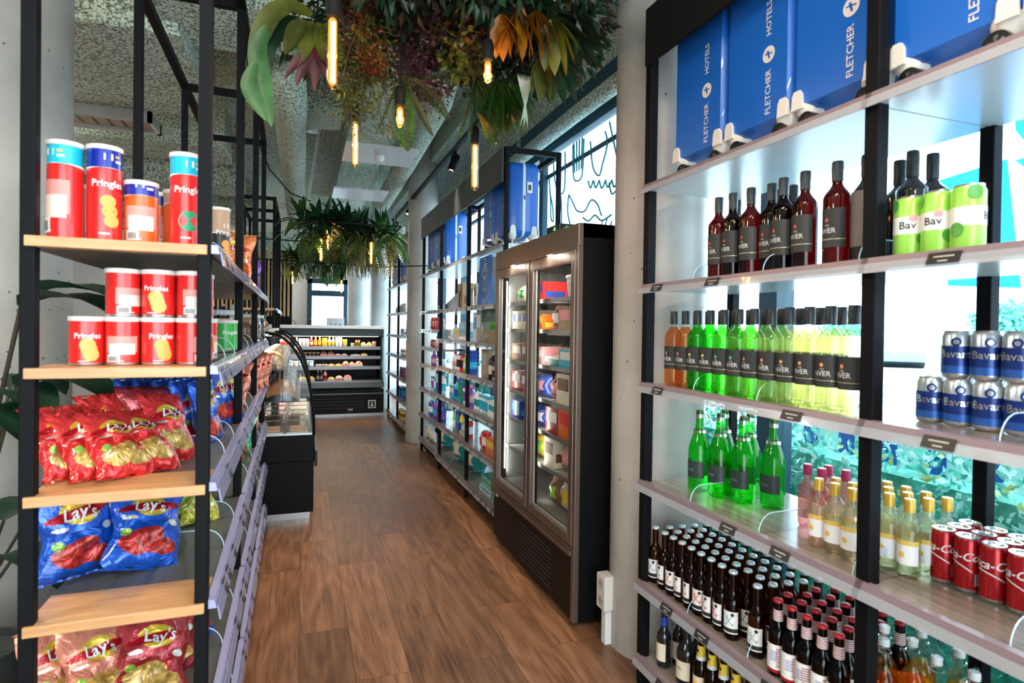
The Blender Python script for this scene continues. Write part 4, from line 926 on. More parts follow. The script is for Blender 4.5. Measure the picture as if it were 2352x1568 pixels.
# generic packs -----------------------------------------------------
PK = [0]
def pack(shape, w, d, h, body, accent, name, loc, label, cat, group=None, rot=0):
    """small goods: box, tub, jar, pouch, bottle, tray, tube, pump"""
    key = (shape, w, d, h, body.name, accent.name)
    if key not in KD:
        parts = []
        if shape == 'box':
            b = MB().box(-d/2, d/2, -w/2, w/2, 0, h, 0); b.box(-d/2-.0008, -d/2, -w/2*.8, w/2*.8, h*.45, h*.85, 1); b.box(-d/2*.8, d/2*.8, -w/2-.0008, -w/2, h*.2, h*.5, 1); b.box(-d/2*.7, d/2*.7, -w/2*.7, w/2*.7, h, h+.0008, 1)
            me = b.mesh(name, [body, accent], 0)
        elif shape == 'bottle':
            b = MB().lathe([(0, 0), (w/2*.9, 0), (w/2, .006), (w/2, h*.62), (w/2*.8, h*.72), (w*.17, h*.82), (w*.17, h*.9), (0, h*.9)], 14); patch(b, w/2+.0006, h*.18, h*.5, 0, 360, 1, 14)
            me = b.mesh(name, [body, accent], 40); parts = [('cap', MB().lathe([(w*.22, h*.86), (w*.22, h*.99), (w*.19, h), (0, h)], 12).mesh('cap', accent, 40))]
        elif shape == 'pump':
            b = MB().lathe([(0, 0), (w/2, 0), (w/2, h*.6), (w*.3, h*.68), (w*.15, h*.7), (0, h*.7)], 14); patch(b, w/2+.0006, h*.15, h*.5, 0, 360, 1, 14)
            p_ = MB().lathe([(w*.18, h*.68), (w*.18, h*.76), (w*.06, h*.78), (w*.06, h*.9), (w*.12, h*.92), (w*.12, h), (0, h)], 12); p_.box(-w*.75, 0, -w*.07, w*.07, h*.93, h*.98)
            me = b.mesh(name, [body, accent], 40); parts = [('pump_head', p_.mesh('pump_head', accent, 40))]
        elif shape == 'jar':
            b = MB().lathe([(0, 0), (w/2*.92, 0), (w/2, .005), (w/2, h*.72), (w/2*.85, h*.8), (0, h*.8)], 16); patch(b, w/2+.0006, h*.15, h*.6, 90, 270, 1, 10)
            me = b.mesh(name, [body, M('jar_label_'+accent.name, tuple(accent.node_tree.nodes['Principled BSDF'].inputs[0].default_value[:3]), .5)], 40); parts = [('lid', MB().lathe([(w/2*.9, h*.8), (w/2*.9, h*.98), (w/2*.86, h), (0, h)], 16).mesh('lid', accent, 40))]
        elif shape == 'tub':
            b = MB().lathe([(0, 0), (w/2*.82, 0), (w/2, h*.9)], 18, cap=False); patch(b, w/2*.86+.001, h*.15, h*.7, 0, 360, 1, 18, w/2*.96+.001)
            me = b.mesh(name, [body, accent], 40); parts = [('lid', MB().lathe([(w/2*1.05, h*.88), (w/2*1.05, h*.98), (w/2*.98, h), (0, h)], 18).mesh('lid', accent, 40))]
        elif shape == 'can':
            b = MB().lathe([(0, .002, 1), (w/2*.95, 0, 1), (w/2, .006), (w/2, h-.008), (w/2*.96, h-.002, 1), (w/2*.9, h, 1), (w/2*.88, h-.005, 1), (0, h-.005, 1)], 18, cap=False)
            b.lathe([(w/2+.0006, h*.3, 2), (w/2+.0006, h*.7, 2)], 18, cap=False); me = b.mesh(name, [body, STEEL, accent], 40)
        elif shape == 'tray':
            b = MB().box(-d/2, d/2, -w/2, w/2, 0, h*.5, 0)
            b.grid(lambda u, v: (-d/2*.95+d*.95*u, -w/2*.95+w*.95*v, h*.5+h*.5*sin(pi*u)**.5*sin(pi*v)**.5*(.8+.2*sin(u*17+v*9))), 8, 8, 1)
            me = b.mesh(name, [body, accent], 40)
        elif shape == 'pouch':
            rs = random.Random(PK[0]); PK[0] += 1
            def fn(sgn):
                return lambda u, v: (sgn*d/2*(sin(pi*u)**.5*sin(pi*min(1, v*1.04))**.45)*(.88+.12*sin(9*u+14*v+sgn)), (u-.5)*w*(1-.10*sin(pi*v)), v*h)
            b = MB(); mf = lambda u, v: 1 if (.2 < u < .8 and .3 < v < .66) else 0
            b.grid(fn(-1), 10, 10, 0, mf); b.grid(fn(1), 10, 10, 0)
            me = b.mesh(name, [body, accent], 50)
        elif shape == 'tubebox':
            b = MB().prism([(-w/2, 0), (w/2, 0), (w/2*.9, h), (-w/2*.9, h)], -d/2, d/2, 0, 'x'); me = b.mesh(name, [body, accent], 0)
        KD[key] = (name, me, parts)
    return put(key, loc, label, cat, group, rot)
CN = {}
def cname(m):
    return {'red_print': 'red', 'dark_red_print': 'dark red', 'blue_print': 'dark blue', 'cyan_print': 'light blue', 'green_print': 'green', 'lime_print': 'lime', 'orange_print': 'orange', 'yellow_print': 'yellow',
            'pink_print': 'pink', 'cream_print': 'cream', 'purple_print': 'purple', 'brown_print': 'brown', 'teal_print': 'teal', 'white_paper': 'white', 'grey_print': 'grey', 'dark_green_print': 'dark green', 'black_plastic': 'black', 'white_plastic': 'white',
            'frosted_pack': 'clear', 'kraft_card': 'kraft brown', 'off_white_plastic': 'off white'}.get(m.name, 'plain')
FROST = M('frosted_pack', (.62, .66, .66), .12, coat=.6); KRAFT = M('kraft_card', (.42, .30, .19), .7)
NAMES = {'box': ('carton', 'box'), 'bottle': ('plastic_bottle', 'bottle'), 'pump': ('pump_bottle', 'bottle'), 'jar': ('jar', 'jar'), 'tub': ('tub', 'tub'), 'can': ('tin_can', 'can'), 'tray': ('food_tray', 'tray'), 'pouch': ('food_bag', 'bag')}
def shelf_goods(seq, x, ystart, ystep_sign, z, where, xr=None):
    """seq: list of (shape, w, d, h, body, accent, count[, gap]); runs along y, labels by order on this shelf"""
    y = ystart; n_same = {}
    for it in seq:
        shape, w, d, h, body, acc, cnt = it[:7]; gap = it[7] if len(it) > 7 else .006
        if shape == 'gap': y += ystep_sign*w; continue
        for k in range(cnt):
            cyy = y+ystep_sign*w/2
            kk = (shape, cname(body), cname(acc)); n_same[kk] = n_same.get(kk, 0)+1
            nm, cat = NAMES[shape]; desc = f'{cname(body)} {nm.replace("_", " ")}'
            if cname(acc) != cname(body): desc += f' with {cname(acc)} label' if shape not in ('tray', 'jar', 'tub') else (f' of {cname(acc)} food' if shape == 'tray' else f' with {cname(acc)} lid')
            tot = sum(i[6] for i in seq if i[0] == shape and cname(i[4]) == kk[1] and cname(i[5]) == kk[2])
            lab = f'{desc}, {ORD[n_same[kk]-1]+" " if tot > 1 else ""}{where}'
            pack(shape, w, d, h, body, acc, nm, (x+d/2, cyy, z), lab, cat, 'goods ' + where, 0)
            y += ystep_sign*(w+gap)
# freezer contents, from the near side of each door
fx = 1.30+.075; zf = [z+.0035 for z in FZL]
F1 = [('pouch', .20, .10, .13, PURP, ORANGE, 2), ('pouch', .16, .1, .12, YEL, GREENP, 1)]
rowsA = [(.434, [('pouch', .20, .16, .19, ORANGE, PURP, 1), ('pouch', .19, .14, .20, FROST, YEL, 1), ('pouch', .14, .14, .17, BROWN, LIME, 1)], 'in the bottom of the near freezer door'),
         (zf[1], [('pouch', .20, .16, .18, KRAFT, PINK, 2), ('box', .14, .14, .17, CREAM, BROWN, 1)], 'on the lowest near freezer shelf'),
         (zf[2], [('box', .17, .16, .165, DRED, PINK, 1), ('box', .18, .16, .17, ORANGE, RED, 1), ('box', .18, .16, .15, DRED, PAPER, 1)], 'on the second near freezer shelf'),
         (zf[3], [('box', .20, .18, .13, CREAM, ORANGE, 1), ('box', .18, .18, .17, CREAM, BROWN, 1), ('pouch', .16, .14, .15, DRED, PINK, 1)], 'on the third near freezer shelf'),
         (zf[4], [('box', .18, .18, .08, CREAM, ORANGE, 1), ('box', .17, .16, .11, CYANP, PAPER, 1), ('tray', .16, .2, .09, TEALP, CREAM, 1)], 'on the fourth near freezer shelf'),
         (zf[5], [('box', .20, .18, .155, ORANGE, YEL, 1), ('box', .17, .17, .14, KRAFT, PINK, 1), ('pouch', .15, .12, .15, DRED, PAPER, 1)], 'on the fifth near freezer shelf'),
         (zf[6], [('tub', .17, .17, .15, PAPER, GREYT, 1), ('tub', .16, .16, .13, PAPER, GREYT, 1)], 'on the top near freezer shelf')]
for z, seq, wh in rowsA: shelf_goods(seq, fx, 3.27-.57, 1, z, wh)
rowsB = [(zf[1], [('pouch', .20, .16, .17, YEL, LIME, 1), ('pouch', .20, .16, .13, GREENP, PAPER, 1)], 'on the lowest far freezer shelf'),
         (zf[2], [('pouch', .19, .14, .13, BLUEP, PAPER, 2), ('box', .15, .14, .12, BLUEP, CYANP, 1)], 'on the second far freezer shelf'),
         (zf[3], [('pouch', .18, .14, .14, BLUEP, PINK, 1), ('box', .18, .15, .13, DRED, PAPER, 2)], 'on the third far freezer shelf'),
         (zf[4], [('box', .18, .16, .11, PINK, PAPER, 1), ('box', .18, .16, .12, BROWN, CREAM, 2)], 'on the fourth far freezer shelf'),
         (zf[5], [('box', .18, .16, .10, ORANGE, YEL, 1), ('box', .18, .16, .13, CREAM, BLUEP, 2)], 'on the fifth far freezer shelf'),
         (zf[6], [('box', .18, .16, .12, RED, BLUEP, 1), ('pouch', .18, .14, .13, CREAM, GREENP, 2)], 'on the top far freezer shelf')]
for z, seq, wh in rowsB: shelf_goods(seq, fx, 3.27+.03, 1, z, wh)

# ================================================================== GOODS ON THE RACK BEYOND THE FREEZER
gx = RX+.03
def sg(seq, y, z, wh): shelf_goods(seq, gx, y, 1, z, wh)
# near bay y 3.95..4.93
sg([('gap', .05, 0, 0, 0, 0, 0), ('gap', .32, 0, 0, 0, 0, 0)], 4.0, 1.65, '')
bp = thing('advertising_card', 'blue standing advertising card with round white logo beside the freezer top', 'sign', (RX+.04, 4.56, 1.651))
cd_ = MB().prism([(-.21, 0), (.21, 0), (.15, .40), (-.15, .40)], -.006, .006, 0, 'x')
for k in range(24):
    a, b2 = 2*pi*k/24, 2*pi*(k+1)/24; cd_.quad((-.0075, -.062*cos(a), .275+.055*sin(a)), (-.0075, -.062*cos(b2), .275+.055*sin(b2)), (-.0075, -.048*cos(b2), .275+.042*sin(b2)), (-.0075, -.048*cos(a), .275+.042*sin(a)), 1)
put_text(cd_, 'EAST', .035, lambda u, v: (-.008, -u, .285+v), 1, bold=.01); put_text(cd_, 'Beco', .045, lambda u, v: (-.008, -u, .135+v), 1, bold=.01)
cd_.quad((-.0075, .02, .325), (-.0075, -.05, .335), (-.0075, -.055, .345), (-.0075, .01, .345), 1)
for yy_, zz_ in ((0, .215), (.0, .375), (.05, .05)):
    b_ = cd_.av([(-.008, yy_, zz_)]+[(-.008, yy_+.014*cos(2*pi*k/12), zz_+.014*sin(2*pi*k/12)) for k in range(12)]); cd_.af([(0, k+1, (k+1) % 12+1) for k in range(12)], b_, 1)
part('card_panel', cd_, [M('advert_blue', (.02, .22, .72), .35), PAPER], bp, 0)
part('side_panel', MB().prism([(0, 0), (.16, 0), (.12, .38), (0, .38)], .17, .176, 0, 'y'), M('card_edge', (.22, .2, .18), .6), bp, 0)
part('side_panel', MB().prism([(0, 0), (.16, 0), (.12, .38), (0, .38)], -.176, -.17, 0, 'y'), M('card_edge', (.22, .2, .18)), bp, 0)
sg([('box', .03, .14, .20, CREAM, BROWN, 2)], 4.80, 1.651, 'standing beside the blue advertising card')
gb = thing('gift_box', 'dark green and wooden gift display box with a small plant under the advertising card', 'display', (RX+.12, 4.44, 1.351))
part('box_body', MB().box(-.08, .10, -.2, .2, 0, .10), KRAFT, gb, 0); part('sign_panel', MB().box(-.085, -.075, -.2, .2, .17, .285), GREEND, gb, 0)
part('upright', MB().box(-.07, .06, .19, .2, 0, .285).box(-.07, .06, -.2, -.19, 0, .285), M('rough_grey_wood', (.2, .18, .15), .8), gb, 0)
gt = MB(); put_text(gt, 'EAT', .05, lambda u, v: (-.087, -u, .235+v), 0); part('lettering', gt, M('sign_cream', (.7, .7, .6), .5), gb, 0)
lf = MB(); rr = random.Random(9)
for k in range(40): v = Vector((rr.uniform(-1, 1), rr.uniform(-1, 1), rr.uniform(0, 1))); quadleaf(lf, Vector((-.05, -.06, .11))+v*.02, v, Vector((0, .3, 1)), .06, .03, 0)
part('plant', lf, leafmat('small_plant_leaf', (.15, .5, .05), (.4, .75, .15)), gb, 0)
sg([('box', .05, .12, .27, GREYT, PAPER, 2), ('box', .05, .12, .25, PAPER, CYANP, 2)], 4.66, 1.351, 'beside the dark green gift display')
sg([('bottle', .075, .075, .17, FROST, YEL, 2), ('jar', .09, .09, .13, FROST, BLACKP, 2), ('bottle', .08, .08, .22, BLACKP, CREAM, 1), ('box', .16, .05, .23, KRAFT, GREYT, 1)], 4.02, 1.071, 'on the jar shelf beside the freezer')
sg([('box', .20, .22, .08, CYANP, PAPER, 1), ('box', .20, .22, .11, PAPER, CYANP, 1), ('tub', .09, .09, .14, PAPER, CYANP, 3), ('bottle', .06, .06, .18, PAPER, TEALP, 2)], 4.02, .781, 'on the pale shelf beside the freezer')
sg([('pouch', .16, .12, .12, YEL, DRED, 1), ('box', .22, .12, .13, ORANGE, YEL, 1), ('can', .055, .055, .16, RED, PAPER, 2), ('pouch', .10, .06, .13, PINK, RED, 1)], 4.08, .481, 'on the low shelf beside the freezer')
sg([('box', .30, .28, .045, CYANP, LIME, 1), ('box', .30, .28, .045, PAPER, CYANP, 1)], 4.02, .151, 'lying on the lowest shelf beside the freezer')
for q in range(4): pack('box', .30, .28, .04, [PAPER, CYANP, PAPER, CYANP][q], LIME, 'magazine_pack', (RX+.18, 4.18+.28*(q % 2), .197+.046*(q//2)), ['white and lime flat pack on the lowest shelf pile beside the freezer', 'light blue flat pack on the lowest shelf second pile', 'white flat pack topmost of the pile beside the freezer', 'light blue flat pack topmost of the second pile'][q], 'pack', 'flat packs on the lowest shelf')
# candle like tubes in orange
for k in range(9): pack('can', .028, .028, .115, ORANGE, YEL, 'spice_tube', (RX+.05+.034*(k % 3), 4.40+.034*(k//3), .481), f'thin orange tube, {ORD[k]} of the bundle on the low shelf', 'tube', 'orange tubes on the low shelf')
# middle bay 4.93..6.0
sg([('pouch', .12, .07, .17, GREYT, PAPER, 1), ('gap', .1, 0, 0, 0, 0, 0), ('box', .03, .14, .23, KRAFT, BROWN, 3)], 5.02, 1.651, 'on the book shelf of the middle bay')
tb = thing('magazine_tray', 'black wedge shaped tray holding upright cards below the suitcases', 'tray', (RX+.1, 5.62, 1.651)); part('tray_body', MB().prism([(-.28, 0), (.28, 0), (.28, .05), (-.28, .16)], -.08, .12, 0, 'x'), BLACKP, tb, 0); part('leaflet', MB().box(-.05, .08, -.2, -.19, .05, .25).box(-.05, .08, -.12, -.11, .05, .24), KRAFT, tb, 0)
sg([('box', .09, .05, .17, FROST, CYANP, 4), ('box', .10, .05, .12, PAPER, YEL, 2), ('gap', .1, 0, 0, 0, 0, 0), ('box', .11, .05, .10, FROST, GREYT, 2)], 4.99, 1.351, 'on the clear goods shelf of the middle bay')
sg([('box', .05, .08, .20, BLUEP, CYANP, 2), ('bottle', .055, .055, .17, LIME, PAPER, 2), ('pump', .055, .055, .20, RED, BLACKP, 2), ('pump', .055, .055, .20, PAPER, BLACKP, 2), ('bottle', .05, .05, .15, PAPER, PINK, 3)], 4.99, 1.071, 'on the soap shelf of the middle bay')
sg([('bottle', .06, .06, .19, PURP, PINK, 1), ('tub', .09, .09, .16, PAPER, PURP, 2), ('box', .05, .06, .18, TEALP, GREENP, 2), ('bottle', .055, .055, .20, CYANP, BLUEP, 3), ('box', .08, .08, .12, CYANP, PAPER, 2)], 4.99, .781, 'on the fourth middle bay shelf')
sg([('can', .05, .05, .17, RED, PAPER, 1), ('jar', .07, .07, .11, FROST, GREYT, 3), ('bottle', .05, .05, .22, YEL, BLUEP, 1), ('box', .06, .06, .20, BLUEP, CYANP, 2), ('bottle', .055, .055, .2, LIME, PAPER, 2)], 4.99, .481, 'on the fifth middle bay shelf')
def nappy(x, y, z, h, lab, rot=0):
    pack('pouch', .40, .22, h, TEALP, CREAM, 'nappy_pack', (x, y, z), lab, 'bag', 'teal packs', rot)
nappy(RX+.17, 5.2, .151, .25, 'large teal plastic pack on the lowest shelf next to the freezer bay')
nappy(RX+.16, 5.62, .151, .28, 'large teal plastic pack beside another on the lowest shelf')
nappy(RX+.15, 6.24, .171, .26, 'large teal plastic pack on the lowest shelf of the far bay')
# far bay 6.0..6.95
sg([('pouch', .15, .09, .11, PAPER, CREAM, 2), ('pouch', .15, .09, .12, CREAM, PAPER, 1)], 6.48, .171, 'on the lowest shelf beside the middle pillar')
sg([('bottle', .06, .06, .21, BLUEP, PURP, 4), ('bottle', .06, .06, .21, PURP, CYANP, 3), ('gap', .1, 0, 0, 0, 0, 0), ('bottle', .06, .06, .2, BLUEP, PAPER, 2)], 6.06, .461, 'on the sixth shelf of the far bay')
sg([('bottle', .055, .055, .23, PAPER, CYANP, 3), ('box', .05, .06, .24, BLUEP, PAPER, 2), ('bottle', .055, .055, .22, CYANP, PAPER, 2), ('tub', .08, .08, .15, PAPER, PURP, 2)], 6.06, .761, 'on the fifth shelf of the far bay')
sg([('jar', .06, .06, .09, FROST, PAPER, 4), ('gap', .15, 0, 0, 0, 0, 0), ('bottle', .06, .06, .15, PURP, PINK, 2)], 6.1, 1.041, 'on the fourth shelf of the far bay')
sg([('pouch', .10, .05, .09, PINK, PAPER, 4), ('pouch', .10, .05, .09, DRED, PINK, 2)], 6.1, 1.241, 'on the third shelf of the far bay')
sg([('pouch', .12, .05, .14, DRED, RED, 2), ('pouch', .12, .05, .14, RED, PAPER, 3)], 6.12, 1.441, 'on the second shelf of the far bay')
# farthest rack 7.92..9.85
FR = [(1.671, [('pouch', .13, .09, .13, ORANGE, YEL, 3), ('gap', .3, 0, 0, 0, 0, 0), ('pouch', .14, .1, .15, FROST, GREYT, 3), ('gap', .1, 0, 0, 0, 0, 0), ('pouch', .12, .1, .12, CYANP, PAPER, 2)], 'on the second shelf of the farthest rack'),
      (1.341, [('box', .12, .1, .22, GREEND, YEL, 3), ('gap', .2, 0, 0, 0, 0, 0), ('box', .09, .08, .10, PAPER, PURP, 3)], 'on the third shelf of the farthest rack'),
      (1.041, [('box', .09, .08, .24, BROWN, ORANGE, 4), ('gap', .2, 0, 0, 0, 0, 0), ('jar', .07, .07, .1, BROWN, PAPER, 4)], 'on the fourth shelf of the farthest rack'),
      (.731, [('bottle', .07, .07, .22, PURP, RED, 3), ('pouch', .12, .08, .18, BLUEP, PINK, 2), ('gap', .1, 0, 0, 0, 0, 0), ('box', .08, .08, .14, DRED, BLUEP, 4)], 'on the fifth shelf of the farthest rack'),
      (.421, [('can', .07, .07, .15, GREENP, PAPER, 3), ('can', .07, .07, .18, BLUEP, CYANP, 5), ('gap', .1, 0, 0, 0, 0, 0), ('box', .08, .08, .15, BLUEP, TEALP, 4)], 'on the sixth farthest rack shelf'),
      (.101, [('can', .09, .09, .14, PAPER, DRED, 4), ('gap', .3, 0, 0, 0, 0, 0), ('can', .09, .09, .12, YEL, BROWN, 4)], 'on the lowest shelf of the farthest rack')]
for z, seq, wh in FR: shelf_goods(seq, gx, 7.98, 1, z, wh)
# ================================================================== LEFT RACK GOODS
WRIM = M('white_tube_lid', (.85, .82, .78), .3)
def tube_can(key, h, body, band, deco, r=.0375, zb=None):
    zb = zb if zb is not None else h*.76
    b = MB().lathe([(0, .002, 3), (r*.97, 0, 3), (r, .004, 3), (r, .006, 0), (r, zb, 0)] , 28, cap=False)
    b.lathe([(r, zb, 1), (r, h-.008, 1)], 28, cap=False)
    F = lambda a: on_cyl(r+.0007, 0, a)
    mats = [body, band, PAPER, STEEL, BLKINK, M('pale_red_panel', (.80, .30, .26), .4), M('crisp_orange', (.88, .42, .10), .4), M('pale_text', (.85, .70, .62), .45), M('sprout_green', (.02, .35, .18), .4)]
    # curved border between band and body
    for k in range(28):
        a0, a1 = k*360/28, (k+1)*360/28
        if band is not body: patch(b, r+.0004, zb-.004-.006*sin(radians(a0*1)), zb+.001, a0, a1, 2, 1)
    for side in (-95, 85):
        fn = F(side)
        if 'name' in deco: put_text(b, 'Pringles', .024 if h > .15 else .019, lambda u, v: fn(u, v+h*.60), 2, bold=.02)
        if 'chips' in deco:
            for q in range(3): disc_on(b, lambda u, v, q=q: (lambda p: (p[0]*1.003, p[1]*1.003, p[2]))(fn(u+.004*q, v+h*(.42-.10*q))), .016, 6, sx=1.1)
        if 'green' in deco: disc_on(b, lambda u, v: fn(u, v+h*.27), .026, 8)
        for k in range(3): b.quad(fn(-.02+.006*k, h*.08), fn(-.008+.006*k, h*.08), fn(-.008+.006*k, h*.10), fn(-.02+.006*k, h*.10), 7)
    if 'back' in deco:
        for a in (deco['back'],):
            fn = F(a); patch(b, r+.0008, h*.26, h*.60, a-62, a+50, 5, 10); patch(b, r+.0011, h*.22, h*.45, a-50, a+40, 7, 10)
            patch(b, r+.0014, h*.07, h*.22, a-58, a-12, 2, 5)
            for k in range(9): b.quad(*[(lambda p: (p[0]*1.05, p[1]*1.05, p[2]))(fn(uu, vv)) for uu, vv in ((-.034+.0024*k, h*.09), (-.0328+.0024*k, h*.09), (-.0328+.0024*k, h*.19), (-.034+.0024*k, h*.19))], 4)
    if band is not body:
        fn = F(-80)
        for (u0, u1, v0, v1, mm) in ((-.02, .0, .02, .036, 2), (.006, .022, .016, .022, 2), (.006, .018, .028, .034, 6)): b.quad(fn(u0, zb+v0), fn(u1, zb+v0), fn(u1, zb+v1), fn(u0, zb+v1), mm)
    lid = MB().lathe([(r+.001, h-.012), (r+.0022, h-.010), (r+.0022, h-.001), (r-.001, h), (r-.004, h-.002), (0, h-.002)], 28, cap=False)
    kind(key, 'crisp_tube', b.mesh('crisp_tube', mats, 40), [('lid', lid.mesh('lid', WRIM, 50))])
TRED = M('tube_red', (.80, .018, .015), .28, coat=.4); TCY = M('tube_cyan', (.01, .48, .70), .3, coat=.4); TNV = M('tube_navy', (.005, .02, .33), .3, coat=.4); TOR = M('tube_orange', (.82, .12, .01), .3, coat=.4); TBG = M('tube_beige', (.50, .33, .22), .4); TGR = M('tube_green', (.03, .42, .06), .3, coat=.4)
tube_can('tube_cyan', .242, TRED, TCY, {'back': -80}); tube_can('tube_navy', .242, TRED, TNV, {'name': 1, 'chips': 1}); tube_can('tube_orange', .165, TOR, TNV, {'back': -85}); tube_can('tube_beige', .165, TOR, TBG, {'back': 60})
tube_can('tube_game', .242, TRED, TCY, {'name': 1, 'green': 1}); tube_can('tube_black', .236, M('tube_black', (.02, .02, .025), .3), TBG, {'name': 1, 'chips': 1}, zb=.14)
tube_can('tube_small', .121, TRED, TRED, {'name': 1, 'chips': 1}); tube_can('tube_small_back', .121, TRED, TRED, {'back': -90}); tube_can('tube_green', .121, TGR, TGR, {'name': 1})
L5, L4, L3, L2, L1, L0 = 1.677, 1.372, 1.075, .775, .475, .175
def lput(key, wx, y, z, label, cat, group=None, rot=0): put(key, (wx, y, z), label, cat, group, rot)
lput('tube_cyan', -.556, 1.745, L5, 'tall red crisp tube with light blue top at the outer end of the top shelf', 'crisp tube', 'tall red crisp tubes', -.5)
lput('tube_navy', -.474, 1.748, L5, 'tall red crisp tube with navy blue top', 'crisp tube', 'tall red crisp tubes', .55)
lput('tube_orange', -.397, 1.765, L5, 'medium orange crisp tube with navy top between the tall red tubes', 'crisp tube', None, .2)
lput('tube_game', -.291, 1.745, L5, 'tall red crisp tube with light blue top and green patch beside the front post', 'crisp tube', 'tall red crisp tubes', .45)
lput('tube_orange', -.385, 1.90, L5, 'orange crisp tube with navy top standing behind the front orange one', 'crisp tube', None, 1.2)
lput('tube_beige', -.325, 1.845, L5, 'orange crisp tube with beige top half hidden behind a tall red tube', 'crisp tube', None, .3)
lput('tube_beige', -.58, 1.86, L5, 'orange crisp tube with beige top at the very back of the top shelf end', 'crisp tube', None, .3)
lput('tube_black', -.300, 2.46, L5, 'crisp tube with black base and beige top between two aisle posts', 'crisp tube', None, .9)
for r_, y in enumerate((1.742, 1.824, 1.906)):
    for c_, x in enumerate((-.508, -.431, -.352, -.273)):
        if r_ and c_ == 0: continue
        lput('tube_small_back' if (c_+r_) % 2 else 'tube_small', x, y, L4, f'small red crisp tube, lower tier, {["front", "second", "back"][r_]} row, {ORD[c_]} from the outer end', 'crisp tube', 'small red crisp tubes', [.4, .3, .5, 1.3][c_]-.2*0+(.6 if r_ else 0))
        if c_ and r_ < 2: lput('tube_small' if (c_+r_) % 2 == 0 else 'tube_small_back', x, y, L4+.1215, f'small red crisp tube, upper tier, {["front", "second"][r_]} row, {ORD[c_-1]} from the outer end', 'crisp tube', 'small red crisp tubes', [.4, .9, .1, .6][c_])
lput('tube_green', -.285, 2.52, L4, 'small green crisp tube between two aisle posts', 'crisp tube', 'green crisp tubes', .8)
lput('tube_green', -.285, 2.60, L4, 'small green crisp tube just behind the first green one', 'crisp tube', 'green crisp tubes', .8)
def pretzel_jar(x, y, z, lab):
    j = thing('pretzel_jar', lab, 'jar', (x, y, z)); part('jar_wall', MB().lathe([(0, 0), (.06, 0), (.064, .01), (.064, .13), (.055, .145)], 20, cap=False), GC, j)
    rs = random.Random(3); b = MB()
    for k in range(38):
        c = Vector((rs.uniform(-.04, .04), rs.uniform(-.04, .04), .012+.10*k/38)); ax = rs.uniform(0, 6)
        b.tube([c+Vector((.012*cos(a)*cos(ax), .012*cos(a)*sin(ax), .010*sin(a))) for a in [2*pi*q/7 for q in range(7)]], .0035, 5, closed=True)
    part('pretzels', b, M('baked_pretzel', (.36, .13, .04), .5), j, 50); part('lid', MB().lathe([(.056, .145), (.058, .147), (.058, .165), (.05, .168), (0, .168)], 20), M('clear_grey_lid', (.6, .62, .64), .2), j)
pretzel_jar(-.34, 2.86, L4, 'clear jar of brown pretzels behind the green crisp tubes')
pretzel_jar(-.31, 3.25, L2+.0, 'clear jar of brown snacks on the lower shelf further along the snack rack')

